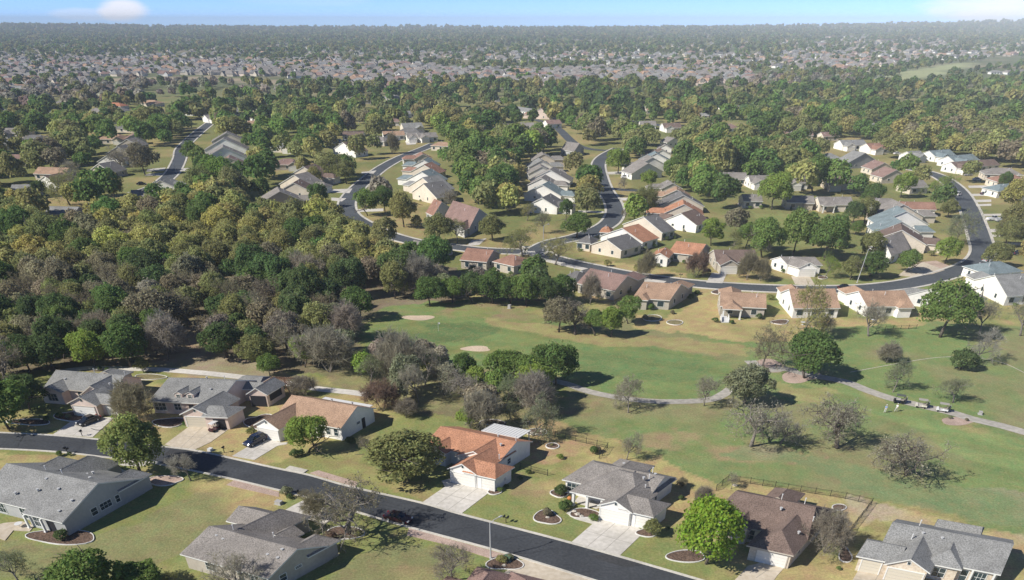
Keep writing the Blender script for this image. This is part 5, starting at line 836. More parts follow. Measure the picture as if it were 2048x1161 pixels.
# ------------------------------------------------------------------ woods: every tree placed at random inside measured zones
PROT = []      # photo boxes of roofs and roads that nearer random trees may not cover
for h in FOOT:
    for (x0, x1, y0, y1, r) in h.foot[:1]:
        cs = [Q(*h.world(a, b_, 0)[:2], zz) for a in (x0, x1) for b_ in (y0, y1) for zz in (1.2, r)]
        PROT.append((min(c[0] for c in cs), max(c[0] for c in cs), min(c[1] for c in cs), max(c[1] for c in cs), h.world((x0+x1)/2, (y0+y1)/2)[1], .55 if getattr(h, 'peek', False) else .95))
PROT = np.array(PROT); FC = []
for h in FOOT:
    for (x0, x1, y0, y1, r) in h.foot: c = h.world((x0+x1)/2, (y0+y1)/2); FC.append((c[0], c[1], max(x1-x0, y1-y0)/2+1.0))
FC = np.array(FC); RP = np.array(ROADPTS); RQ = np.array([Q(x, y) for x, y, _ in RP]); PL = np.array(PLACED)
OPEN = [[(1530, 425), (1700, 425), (1700, 505), (1540, 500)], [(1060, 490), (1400, 545), (1400, 640), (1700, 600), (2100, 600), (2100, 1200), (1100, 1200), (1100, 700), (1080, 640)], [(1240, 395), (1300, 380), (1340, 400), (1330, 425), (1260, 430)], [(1440, 570), (1960, 560), (1960, 640), (1440, 640)],
 [(0, 508), (150, 508), (160, 526), (0, 530)], [(325, 655), (440, 640), (428, 700), (380, 722), (325, 700)], [(700, 600), (1110, 600), (1110, 715), (700, 712)], [(1735, 172), (1830, 140), (2030, 112), (2030, 132), (1900, 150), (1810, 178)], [(195, 152), (420, 148), (660, 165), (620, 175), (400, 165), (200, 168)], [(0, 590), (60, 590), (60, 615), (0, 620)], [(1460, 395), (1530, 385), (1530, 400), (1470, 405)], [(1160, 310), (1250, 325), (1180, 345)]]
def zone_density(px, py, X, Y):
    d = np.zeros(len(px)); far_ = np.minimum(1/52., 5.2/np.maximum(Y, 1)*.55)
    d[:] = np.where(py < 440, far_, 0)
    w1 = inpoly(px, py, WOODS1); d[w1] = 1/25.
    w2 = inpoly(px, py, WOODS2); d[w2] = 1/48.
    # built up belts are thinner
    built = inpoly(px, py, [(1000, 300), (1450, 320), (1480, 470), (1400, 520), (1040, 500), (1000, 400)]) | inpoly(px, py, [(1430, 330), (2100, 300), (2100, 560), (1600, 560), (1430, 500)]); d[built & (py > 250)] *= 1.55
    road_front = inpoly(px, py, [(1930, 340), (2100, 330), (2100, 540), (2000, 540)]); d[road_front] *= .25
    d[(py < 560) & (py > 440) & (px > 1100) & ~w1] = np.maximum(d, 1/230.)[(py < 560) & (py > 440) & (px > 1100) & ~w1]
    d[(px < 60) & (py > 725) & (py < 850)] = 1/40.
    return d
cand = []
for (y0, y1, n) in ((120, 400, 26000), (400, 700, 52000)):
    Yc = rng.uniform(y0, y1, n); half = Yc*.62*1.12+40; Xc = rng.uniform(-1, 1, n)*half; cand.append(np.stack([Xc, Yc, (2*half*(y1-y0))/n], 1))
cand = np.concatenate(cand); qx_, qy_ = Q(cand[:, 0], cand[:, 1]); dens = zone_density(qx_, qy_, cand[:, 0], cand[:, 1])
# expected trees per sample = density * area element
keep = rng.random(len(cand)) < dens*cand[:, 2]*2.4
for poly in OPEN: keep &= ~inpoly(qx_, qy_, poly)
cand = cand[keep]; qx_ = qx_[keep]; qy_ = qy_[keep]
KX, KY, KS = [], [], []; grid = {}
size = rng.uniform(8, 14, len(cand))*(1+.32*np.clip((cand[:, 1]-200)/150, 0, 1)); size = np.where(inpoly(qx_, qy_, WOODS2), size*.72, size); size = np.where(inpoly(qx_, qy_, WOODS1), size*.85, size)
ok = np.ones(len(cand), bool)
def nearany(C, k=1.0):
    r = np.zeros(len(cand), bool)
    for x, y, rad in C: r |= (cand[:, 0]-x)**2+(cand[:, 1]-y)**2 < (rad*k+size*.28)**2
    return r
ok &= ~nearany(FC); ok &= ~nearany(RP[::2]); ok &= ~nearany(PL*np.array((1, 1, .33)))
cpx = ppm(qy_)*size/2; ctop = qy_-ppm(qy_)*size*.80   # crown box in the photo
for (a, b_, c, d, Yh, pp_) in PROT:
    if Yh > 800: continue
    cov = (cand[:, 1] < Yh) & (qx_+cpx*.75 > a) & (qx_-cpx*.75 < b_) & (ctop < d-2) & (qy_ > c); p_ = rng.random(len(cand)) < (pp_ if Yh < 520 else min(pp_, .82)); ok &= ~(cov & p_)
for (x, y, _), (a, c) in zip(RP[::2], RQ[::2]):
    cov = (cand[:, 1] < y) & (abs(qx_-a) < cpx*.8) & (ctop < c-1) & (qy_ > c); ok &= ~(cov & (rng.random(len(cand)) < .78))
idx = np.where(ok)[0]; sel = []
for i in idx[np.argsort(-size[idx]+rng.normal(size=len(idx))*2)]:
    x, y, s = cand[i, 0], cand[i, 1], size[i]; gx0, gy0 = int(x//8), int(y//8); bad = False
    for a in (-1, 0, 1):
        for b_ in (-1, 0, 1):
            for (x2, y2, s2) in grid.get((gx0+a, gy0+b_), ()):
                if (x-x2)**2+(y-y2)**2 < (.27*(s+s2))**2: bad = True
    if bad: continue
    grid.setdefault((gx0, gy0), []).append((x, y, s)); sel.append(i)
sel = np.array(sel); print('random wood trees', len(sel), 'placed', len(PLACED))
def wood_style(px, py, X, Y, r_):
    n = float(fbm(np.array([X]), np.array([Y]), 45, 21)[0]); u = r_.random()
    if inpoly(np.array([px]), np.array([py]), WOODS2)[0]: return [('thin', 'graygreen'), ('round_bare', 'grey'), ('dense', 'bright'), ('sparse', 'grey'), ('tall', 'green'), ('bare', 'rosy'), ('dense', 'graygreen')][int(u*7)]
    if py > 560:  w_ = [('oak', 'brown', .20), ('dense', 'dark', .22), ('oak', 'olive', .16), ('sparse', 'brown', .12), ('dense', 'deep', .14), ('round_bare', 'rosy', .10), ('thin', 'graygreen', .06)]
    elif py > 420 and px < 1050: w_ = [('oak', 'khaki', .36), ('oak', 'olive', .26), ('dense', 'deep', .10), ('dense', 'yellow', .09), ('oak', 'brown', .07), ('sparse', 'khaki', .06), ('dense', 'green', .06)]
    else: w_ = [('oak', 'olive', .36), ('dense', 'green', .16), ('dense', 'deep', .16), ('oak', 'khaki', .14), ('round_bare', 'brown', .06), ('oak', 'brown', .07), ('dense', 'bright', .03), ('sparse', 'grey', .02)]
    u = (u*.72+n*.75-.22) % 1.
    for k, c, p_ in w_:
        if u < p_: return (k, c)
        u -= p_
    return ('oak', 'olive')
pr = random.Random(5); info = []
for i in sel: px, py = qx_[i], qy_[i]; info.append((ppm(py)*size[i], cand[i, 0], cand[i, 1], size[i], *wood_style(px, py, cand[i, 0], cand[i, 1], pr), px, py))
info.sort(key=lambda t: -t[0]); inview = lambda t: -20 < t[6] < 2068 and t[7] > 150
n_ind = max(0, 296-sum(1 for _ in PLACED if True)+len(SH)); ind = []; rest = []
for t_ in info: (ind if (len(ind) < n_ind and inview(t_)) else rest).append(t_)
KN = {'dense': 'leafy', 'tall': 'tall', 'oak': 'clumpy', 'sparse': 'spreading', 'thin': 'open', 'bare': 'bare', 'round_bare': 'twiggy bare', 'vase': 'stemmed'}
CN = dict(fresh='fresh green', green='green', bright='bright green', dark='very dark green', olive='olive', khaki='khaki', lime='lime', sage='sage', grey='grey', brown='brown', reddish='reddish', yellow='yellow green', deep='deep green', rosy='rosy grey', graygreen='grey green', pale='pale')
def zone_name(px, py):
    if inpoly(np.array([px]), np.array([py]), WOODS2)[0]: return 'in the creek side grove left of the fairway'
    if px < 60 and py > 700: return 'at the left edge beside the leftmost house'
    if py > 600: return 'in the lower woods above the trail' if px < 420 else 'in the lower woods left of the green'
    if py > 500: return 'in the dense woods near the left edge' if px < 380 else ('in the dense woods above the clearing' if px < 700 else 'in the woods next to the green')
    if py > 420 and px < 1000: return 'in the upper part of the left woods'
    if px < 700: return 'among the roofs at upper left'
    if px < 1100: return 'between the two centre streets'
    return 'among the roofs right of the centre street'
lab = {}
for q in ind: lab.setdefault('%s %s tree %s' % (CN[q[5]], KN[q[4]], zone_name(q[6], q[7])), []).append(q)
for lb, qs in lab.items():
    qs.sort(key=lambda q: q[6])
    for n_, (w_, X, Y, s, k, c, px, py) in enumerate(qs):
        tree(k, X, Y, s, tuple(v*1.15 for v in jit(C_[c])), lb if len(qs) == 1 else '%s, %s from left' % (lb, ORD[n_] if n_ < len(ORD)-1 else 'rightmost group'), lb.replace(' tree ', ' trees ', 1), 1.0+.15*pr.random())
# the remaining woodland: one mass, built tree by tree
def low_crowns(rows, nq, qs, seed):
    """rows: X, Y, size, colour -> leaf quads for every crown"""
    r_ = np.random.default_rng(seed); protos = []
    for i in range(8):
        c, n = crown_points(r_, nq, 5., .9 if nq > 100 else .4, 8.2, (26 if nq > 1000 else 16) if nq > 100 else 9, 1, .30 if nq > 1000 else .36, .5, .1 if nq > 100 else 0); k = len(c); v, f = quads_at(c, n, r_.uniform(.75, 1.3, k)*qs, r_); protos.append(v)
    V, T = [], []
    for (X, Y, s, col_) in rows:
        p = protos[r_.integers(8)]; a = r_.random()*6.283; ca, sa = math.cos(a), math.sin(a); q = s/10; hq = q*r_.uniform(.85, 1.1); z0 = float(terrain(X, Y)) if Y > 2400 else 0
        v = np.empty_like(p); v[:, 0] = (p[:, 0]*ca-p[:, 1]*sa)*q+X; v[:, 1] = (p[:, 0]*sa+p[:, 1]*ca)*q+Y; v[:, 2] = p[:, 2]*hq+z0; V.append(v)
        T.append(np.tile(np.array(col_, np.float32), (len(p), 1)))
    V = np.concatenate(V); T = np.concatenate(T); return V, np.arange(len(V)).reshape(-1, 4), T
rows = [(t_[1], t_[2], t_[3]*1.05, tuple(v*1.15 for v in jit(C_[t_[5]]))) for t_ in rest]
ra_ = [q for q in rows if q[1] < 330]; rb_ = [q for q in rows if q[1] >= 330]
print('rest', len(ra_), len(rb_)); parts_ = []
if ra_: parts_.append(low_crowns(ra_, 2600, .20, 3))
parts_.append(low_crowns(rb_, 1100, .30, 4))
# far woods: thinner with distance because each crown hides more ground
FR = []
HB = [  # belts of far houses, photo outlines and density factor
 ([(0, 118), (300, 118), (520, 122), (700, 118), (700, 160), (420, 152), (180, 156), (0, 172)], 1.0), ([(640, 128), (820, 126), (900, 140), (900, 172), (780, 180), (640, 165)], .9), ([(830, 140), (1500, 138), (1500, 165), (1340, 172), (1100, 172), (880, 168)], 1.15), ([(820, 108), (1000, 108), (1200, 104), (1560, 110), (1750, 112), (1750, 146), (1500, 136), (1100, 128), (820, 124)], .55), ([(1560, 78), (1760, 74), (2048, 88), (2048, 112), (1860, 122), (1700, 146), (1560, 125)], .75), ([(0, 92), (500, 80), (820, 84), (820, 118), (0, 116)], .32), ([(820, 76), (1560, 76), (1560, 104), (820, 106)], .3), ([(60, 165), (200, 165), (200, 182), (0, 190)], .5), ([(0, 60), (2048, 60), (2048, 76), (0, 80)], .12)]
nf = 52000; lg = np.exp(rng.uniform(math.log(700), math.log(8200), nf)); Yf = lg; half = Yf*.62*1.1+60; Xf = rng.uniform(-1, 1, nf)*half; fx_, fy_ = Q(Xf, Yf)
# density wanted per m2 / sampling density
want = np.minimum(1/70., 2.9/Yf); samp = nf/math.log(8200/700)/Yf/(2*half); kf = rng.random(nf) < want/samp
for i, (poly, dn) in enumerate(HB): m = inpoly(fx_, fy_, poly); kf &= ~(m & (rng.random(nf) < min(.62, dn*.6)))
for poly in OPEN: kf &= ~inpoly(fx_, fy_, poly)
kf &= ~((fbm(Xf, Yf, 150, 41) > .60) & (rng.random(nf) < .75))
Xf, Yf, fx_, fy_ = Xf[kf], Yf[kf], fx_[kf], fy_[kf]
bareband = inpoly(fx_, fy_, [(0, 168), (250, 160), (560, 178), (560, 195), (250, 212), (0, 225)]) | inpoly(fx_, fy_, [(1380, 150), (1700, 158), (1760, 176), (1560, 182), (1360, 170)])
for x, y, bb in zip(Xf, Yf, bareband):
    n = float(fbm(np.array([x]), np.array([y]), 120, 31)[0]); u = (rng.random()*.6+n*.7) % 1; cc = ['grey', 'pale', 'rosy'][int(u*99) % 3] if bb and rng.random() < .75 else ['deep', 'green', 'olive', 'deep', 'olive', 'green', 'dark', 'khaki'][int(u*8)]
    FR.append((x, y, rng.uniform(9, 16)*(.75 if y > 1150 and y < 2400 else 1)*(1+max(0, y-2500)/5000), tuple(v*1.0 for v in jit(C_[cc], .2))))
near_f = [q for q in FR if q[1] < 1500]; far_f = [q for q in FR if q[1] >= 1500]; print('far trees', len(near_f), len(far_f))
parts_.append(low_crowns(near_f, 150, .85, 5)); parts_.append(low_crowns(far_f, 50, 1.5, 6))
V = np.concatenate([p[0] for p in parts_]); T_ = np.concatenate([p[2] for p in parts_]); fo = np.arange(len(V)).reshape(-1, 4); print('wood quads', len(fo))
wd = link('distant_woodland', np_mesh('distant_woodland', V, fo, LEAFA, T_)); tag(wd, 'mixed green and olive woodland stretching to the horizon', 'woodland', kind='stuff')
# ------------------------------------------------------------------ far houses
def far_house(mb, X, Y, a, w_, d_, rm, wm, z=0, full=True):
    ca, sa = math.cos(a), math.sin(a); T = lambda x, y, zz: (X+x*ca-y*sa, Y+x*sa+y*ca, z+zz) if mb is not None else None
    e, r = 3.1, 3.1+min(w_, d_)*.27; hx = min(w_, d_)*.42; A, B, C, D = (-w_/2, -d_/2), (w_/2, -d_/2), (w_/2, d_/2), (-w_/2, d_/2)
    roof, wall = mb; R0, R1 = (-w_/2+hx, 0, r), (w_/2-hx, 0, r)
    for f in ([(*A, e), (*B, e), R1, R0], [(*C, e), (*D, e), R0, R1], [(*B, e), (*C, e), R1], [(*D, e), (*A, e), R0]): roof.poly([T(*p) for p in f], rm)
    gx = w_*.22*(1 if (int(X) % 2) else -1)     # a front cross wing
    roof.poly([T(gx-3, -d_/2-3, e), T(gx, -d_/2-3, r-.8), T(gx, 0, r-.8), T(gx-3, 0, e)], rm); roof.poly([T(gx+3, -d_/2-3, e), T(gx, -d_/2-3, r-.8), T(gx, 0, r-.8), T(gx+3, 0, e)], rm)
    wall.poly([T(gx-2.7, -d_/2-2.8, 0), T(gx+2.7, -d_/2-2.8, 0), T(gx+2.7, -d_/2-2.8, e), T(gx, -d_/2-2.8, r-.95), T(gx-2.7, -d_/2-2.8, e)], wm); wall.box(gx-2.7, gx+2.7, -d_/2-2.7, 0, 0, e-.02, wm, T)
    wall.box(-w_/2+.5, w_/2-.5, -d_/2+.5, d_/2-.5, -.05, e-.03, wm, T)
fr_ = random.Random(77); FH = []; cells = {}
tries = 0
for (poly, dn) in HB:
    xs0, xs1 = max(0, min(p[0] for p in poly)), min(2048, max(p[0] for p in poly)); ys0, ys1 = min(p[1] for p in poly), max(p[1] for p in poly)
    for row in np.arange(ys0+1, ys1, 3.1 if ys0 > 100 else 3.5):
        sp = 19*ppm(row)/dn; x = xs0+fr_.random()*sp
        while x < xs1:
            if inpoly(np.array([x]), np.array([row]), poly)[0] and fr_.random() < .9:
                X, Y, _ = P(x, row+fr_.uniform(-.8, .8)); FH.append((Y, X, fr_.uniform(-.5, .5)+(1.57 if fr_.random() < .25 else 0), fr_.uniform(17, 24), fr_.uniform(12, 16), fr_.choice(['taupe', 'taupe', 'taupe', 'gray', 'gray', 'gray', 'taupe', 'dark', 'rose', 'taupe', 'taupe', 'tan']), fr_.choice(['cream', 'tanw', 'white', 'pinkw']), x, row))
            x += sp*fr_.uniform(.85, 1.2)
for s in range(3): pass
FH.sort(); print('far houses', len(FH), 'near', len(FOOT)); n_ind = max(0, 298-len(FOOT))
def belt(x, y):
    side = 'far left' if x < 400 else 'left' if x < 800 else 'centre' if x < 1250 else 'right' if x < 1700 else 'far right'
    return side, ('nearest belt' if y > 140 else 'second belt' if y > 112 else 'third belt' if y > 85 else 'horizon belt')
mbr, mbw = MB(), MB()
lab = {}
for q in FH[:n_ind]: sd, bl = belt(q[7], q[8]); lab.setdefault('%s roofed %s distant house, %s of the %s' % (RN[q[5]], WN[q[6]], sd, bl), []).append(q)
for lb, qs in lab.items():
    qs.sort(key=lambda q: q[7])
    for n_, (Y, X, a, w_, d_, rm, wm, x, y) in enumerate(qs):
        r1, w1 = MB(), MB(); far_house((r1, w1), 0, 0, a, w_, d_, ROOFS[rm], WALLS[wm])
        e = empty('house', (X, Y, 0), 0, lb if len(qs) == 1 or n_ > 16 else '%s, %s from left' % (lb, ORD[n_]), 'house', lb.replace(' house,', ' houses,')); w1.build('wall', e); r1.build('roof', e)
for (Y, X, a, w_, d_, rm, wm, x, y) in FH[n_ind:]: far_house((mbr, mbw), X, Y, a, w_, d_, ROOFS[rm], WALLS[wm], float(terrain(X, Y)) if Y > 2400 else 0)
mb = MB(); 
for src in (mbr, mbw):
    n = len(mb.v); mb.v += src.v; mb.f += [tuple(i+n for i in f) for f in src.f]; mb.m += [mb.mi(src.mats[k]) for k in src.m]
o = mb.build('distant_houses'); tag(o, 'tiny distant houses scattered below the horizon', 'houses', kind='stuff')
# large pale buildings near the skyline: building > wall, roof, storey band
def big_building(px, py, wpx, hpx, dm, label, m=None, tower=False, roofm=None):
    X, Y, _ = P(px, py); w_ = wpx/ppm(py); hh = hpx/ppm(py)*.8; e = empty('large_building', (X, Y, 0), 0, label, 'building'); mb = MB(); mb.box(-w_/2, w_/2, 0, dm, 0, hh, m or WALLS['white']); mb.build('wall', e)
    mb = MB(); mb.box(-w_/2-1, w_/2+1, -1, dm+1, hh, hh+1.2, roofm or PIPE); mb.build('roof', e); mb = MB()
    for i in range(max(3, int(w_/12))): x = -w_/2+w_*(i+.5)/max(3, int(w_/12)); mb.box(x-1.6, x+1.6, -.15, .2, hh*.3, hh*.6, GLASS)
    mb.build('window_band', e)
    if tower: mb = MB(); mb.box(-5, 5, 5, 15, hh+1.2, hh+12, WALLS['white']); mb.poly([(-6, 4, hh+12), (6, 4, hh+12), (0, 10, hh+24)], PIPE); mb.poly([(6, 4, hh+12), (6, 16, hh+12), (0, 10, hh+24)], PIPE); mb.poly([(6, 16, hh+12), (-6, 16, hh+12), (0, 10, hh+24)], PIPE); mb.poly([(-6, 16, hh+12), (-6, 4, hh+12), (0, 10, hh+24)], PIPE); mb.build('tower', e)
    return e
big_building(80, 72.5, 54, 5, 60, 'long white roofed warehouse at the upper left skyline'); big_building(163, 75, 9, 3, 40, 'small white roofed block right of the long warehouse'); big_building(803, 69.5, 25, 5, 50, 'white building with a small tower at the centre skyline', tower=True); big_building(1332, 59.5, 20, 2.5, 60, 'long pale roof on the skyline right of centre'); big_building(1518, 62.5, 14, 3, 60, 'pale building on the right skyline'); big_building(1618, 57.5, 18, 2.5, 60, 'pinkish building on the right skyline', WALLS['pinkw']); big_building(1772, 87, 25, 7, 40, 'broad rosy roofed hall at upper right', WALLS['tanw'], roofm=ROOFS['rose']); big_building(1962, 92, 40, 5, 40, 'long grey roofed building at the far upper right', WALLS['tanw'], roofm=ROOFS['gray'])
mid_h = mid_house('white two storey house at the upper right edge above the far fairway', 'h', 'H', (1955, 425), (2075, 420), 14, 'taupe', 'white', ()); mid_house('smaller white house beside the two storey one at upper right', 'h', 'H', (1858, 424), (1925, 424), 12, 'gray', 'white', ())

# ------------------------------------------------------------------ street furniture
def lamp(px, py, hgt, label, arm=(1, .5), lean=0.):
    X, Y, _ = P(px, py); e = empty('street_lamp', (X, Y, 0), 0, label, 'street lamp'); a = Vector((arm[0], arm[1], 0)).normalized()
    mb = MB(); mb.tube([(0, 0, 0), (lean*.5, 0, hgt*.5), (lean, 0, hgt)], [.13, .10, .07], GALV, 8); mb.build('pole', e); mb = MB(); mb.box(-.2, .2, -.2, .2, 0, .18, GALV); mb.build('base_plate', e)
    mb = MB(); t = Vector((lean, 0, hgt)); mb.tube([t-Vector((0, 0, .3)), t+a*.7+Vector((0, 0, .2)), t+a*1.7+Vector((0, 0, .35))], .05, GALV, 6); mb.build('arm', e)
    mb = MB(); c = t+a*1.9+Vector((0, 0, .33)); mb.tube([c-a*.35, c-a*.15, c+a*.25, c+a*.4], [.06, .14, .15, .05], GALV, 8); mb.build('lamp_head', e)
lamp(981.5, 1117.6, 6.4, 'tall galvanised street lamp on the near kerb of the foreground street', (.8, .6)); lamp(1714, 566, 9.5, 'pale leaning street lamp among olive trees on the middle road', (.5, .5), .6); lamp(1086, 502, 8.0, 'thin street lamp on the corner by the dry verge'); lamp(353, 346, 8, 'street lamp on the far left street', (1, .2), -1.0); lamp(1218, 240, 8, 'tiny street lamp on the far cross street'); lamp(718, 252, 8, 'tiny street lamp above the top bend roofs')
def mailbox(px, py, label, n=2, k='p'):
    X, Y, _ = P(*Z(k, px, py)); e = empty('mailbox', (X, Y, 0), -.4, label, 'mailbox'); mb = MB(); mb.box(-.05, .05, -.05, .05, 0, 1.05, IRON); mb.box(-.5, .5, -.04, .04, .95, 1.03, IRON); mb.build('post', e)
    for x in ([-.33, .33] if n == 2 else [0]):
        mb = MB(); mb.box(x-.13, x+.13, -.28, .28, 1.03, 1.2, IRON); mb.tube([(x, -.28, 1.2), (x, .28, 1.2)], .13, IRON, 10); mb.build('box', e)
mailbox(1012, 1046, 'black double mailbox on the lawn by the street lamp arm'); mailbox(136, 908, 'black double mailbox at the kerb above the big grey roof'); mailbox(449, 906, 'black mailbox between the golf cart drive and wagon drive', 1); mailbox(1361, 557, 'black mailbox at the middle road kerb', 2); mailbox(597, 994, 'black mailbox at the near kerb by the grey green bush', 1); mailbox(165, 873, 'small black mailbox beside the black sedan driveway', 1)
def utility_box(px, py, label, w_=1., h_2=.7, m=None, nm='utility_box'):
    X, Y, _ = P(px, py); e = empty(nm, (X, Y, 0), -.4, label, 'utility box'); m = m or mat('utility_green', (.10, .16, .10), .6); mb = MB(); mb.box(-w_/2-.15, w_/2+.15, -.55, .55, 0, .08, CAST); mb.build('pad', e); mb = MB(); mb.box(-w_/2, w_/2, -.4, .4, .08, h_2, m); mb.box(-w_/2-.03, w_/2+.03, -.43, .43, h_2, h_2+.06, m); mb.box(-.02, .02, -.42, -.4, .12, h_2-.04, CAST); mb.build('cabinet', e)
utility_box(558, 1008, 'pale utility box at the near kerb by the driveway', 1.1, .5, CAST); utility_box(122, 921, 'low pale utility slab by the kerb', 1.2, .3, CAST); utility_box(1019, 617, 'small grey box in the grass near the green', .8, .9, CAST); utility_box(1960, 829, 'pale grey stone marker beside the cart path', .6, .55, CAST); utility_box(421, 902, 'little white utility box by the tan driveway', .7, .45, PIPE); utility_box(1015, 1121, 'green transformer box in the kerb bed', 1.0, .7)
# storm drain
X, Y, _ = P(590, 943); e = empty('storm_drain', (X, Y, 0), -.42, 'pale concrete storm drain inlet in the far kerb', 'storm drain'); mb = MB(); mb.box(-2, 2, -.2, 1.2, 0, .16, CURB); mb.build('slab', e); mb = MB(); mb.box(-1.7, 1.7, -.23, -.15, .02, .10, IRON); mb.build('opening_shade', e)  # black bar paints the dark inside of the inlet slot
# flag on the green
X, Y, _ = P(877, 663); e = empty('golf_flag', (X, Y, 0), 0, 'white golf flag standing on the putting green', 'golf flag'); mb = MB(); mb.tube([(0, 0, 0), (0, 0, 2.3)], .03, PIPE, 6); mb.build('pin', e); mb = MB(); mb.mesh([(0, 0, 2.3), (.25, .03, 2.26), (.5, 0, 2.2), (.5, 0, 1.85), (.25, .03, 1.86), (0, 0, 1.82)], [(0, 1, 4, 5), (1, 2, 3, 4)], PIPE); mb.build('flag', e)
# iron fences
def fence(pts, label, k='p', hh=1.25, gap=2.4, z=0.):
    w_ = [Vector(P(*Z(k, *q))) for q in pts]; e = empty('iron_fence', w_[0], 0, label, 'fence'); n_ = 0
    rail = MB(); pick = MB()
    for a, b_ in zip(w_, w_[1:]):
        L = (b_-a).length; d = (b_-a)/L; nn = Vector((-d.y, d.x, 0)); a0 = a-w_[0]
        T = lambda s, t, zz: tuple(a0+d*s+nn*t+Vector((0, 0, zz)))
        for zz in (.15, hh-.18): rail.box(0, L, -.02, .02, zz, zz+.03, IRON, T)
        s = .12
        while s < L: pick.box(s-.007, s+.007, -.007, .007, .1, hh-.05, IRON, T); s += .15
        m_ = max(1, round(L/gap))
        for i in range(m_+(1 if b_ == w_[-1] else 0)): n_ += 1; mb = MB(); s = L*i/m_; mb.box(s-.04, s+.04, -.04, .04, 0, hh+.05, IRON, T); mb.build('post', e)
    rail.build('rail', e); o = pick.build('pickets', e)
fence([(1085, 868), (1110, 874), (1215, 897), (1205, 912), (1198, 918)], 'black iron fence around the dry back yard'); fence([(1040, 938), (1062, 944), (1095, 952)], 'short iron fence from the orange house to its neighbour')
fence([(1432, 982), (1456, 962), (1500, 968), (1600, 984), (1690, 998), (1742, 1010), (1702, 1062), (1682, 1104)], 'long black fence wrapping the brown house back yard'); fence([(1770, 660), (1832, 658)], 'low dark fence behind the second tan house', hh=1.1); fence([(575, 843), (590, 838)], 'tiny fence beside the porch of the dormered house')
# pots, rocks, garden pieces
def rock(px, py, s, label):
    X, Y, _ = P(px, py); r_ = random.Random(label); mb = MB(); n = 7; vs = []; 
    for j, (zz, q) in enumerate(((0, 1), (.35, 1.05), (.7, .6))):
        for i in range(n): a = 6.283*i/n; vs.append((math.cos(a)*q*s*r_.uniform(.8, 1.2), math.sin(a)*q*s*.8*r_.uniform(.8, 1.2), zz*s*r_.uniform(.85, 1.15)))
    vs.append((0, 0, .85*s)); fs = [(j*n+i, j*n+(i+1) % n, (j+1)*n+(i+1) % n, (j+1)*n+i) for j in range(2) for i in range(n)]+[(2*n+i, 2*n+(i+1) % n, 3*n) for i in range(n)]
    mb.mesh(vs, fs, ROCK); o = mb.build('rock'); o.location = (X, Y, 0); tag(o, label, 'rock')
for i, q in enumerate([(1155, 1030, .5, 'pale boulder in the rock bed by the front walk'), (1163, 1034, .4, 'smaller boulder in the rock bed'), (1148, 1024, .45, 'rosy boulder at the left of the rock bed'), (1064, 868, .5, 'boulder at the foot of the grey green tree'), (1074, 870, .4, 'boulder right of the grey green tree trunk'), (1084, 864, .45, 'boulder by the yard fence start'), (1470, 972, .45, 'pale rock pile by the fence corner'), (1095, 1036, .35, 'small rock inside the wavy bed'), (1297, 1130-0, .01, 'tiny pebble on the verge'), (1008, 1132, .35, 'rock in the kerb bed')]): rock(*q)
X, Y, _ = P(1139, 1001); mb = MB(); R_ = .42; vs = []; 
for j in range(7):
    t_ = math.pi*j/6
    for i in range(12): a = 6.283*i/12; q = 1+.05*math.cos(a*6); vs.append((R_*math.sin(t_)*math.cos(a)*q, R_*math.sin(t_)*math.sin(a)*q, R_*.85*(1-math.cos(t_))))
mb.mesh(vs, [(j*12+i, j*12+(i+1) % 12, (j+1)*12+(i+1) % 12, (j+1)*12+i) for j in range(6) for i in range(12)], mat('terracotta', (.50, .20, .07), .7)); o = mb.build('garden_urn', smooth=True); o.location = (X, Y, .06); tag(o, 'round terracotta urn beside the porch steps', 'urn')
# white porch steps of the tan fairway house
X, Y, _ = P(1450, 646); e = empty('porch_steps', (X, Y, 0), -.05, 'white porch steps on the fairway side of the tan house', 'steps')
for i in range(5): mb = MB(); mb.box(-.9, .9, i*.35, 3.2, i*.17, (i+1)*.17, PIPE); mb.build('step', e)
for s_ in (-1, 1): mb = MB(); mb.mesh([(s_*1.0-.06, 0, .9), (s_*1.0+.06, 0, .9), (s_*1.0+.06, 1.8, 1.75), (s_*1.0-.06, 1.8, 1.75), (s_*1.0-.06, 0, .0), (s_*1.0+.06, 0, .0), (s_*1.0+.06, 1.8, .0), (s_*1.0-.06, 1.8, 0)], [(0, 1, 2, 3), (0, 4, 5, 1), (1, 5, 6, 2), (3, 2, 6, 7), (0, 3, 7, 4)], PIPE); mb.build('side_wall', e)

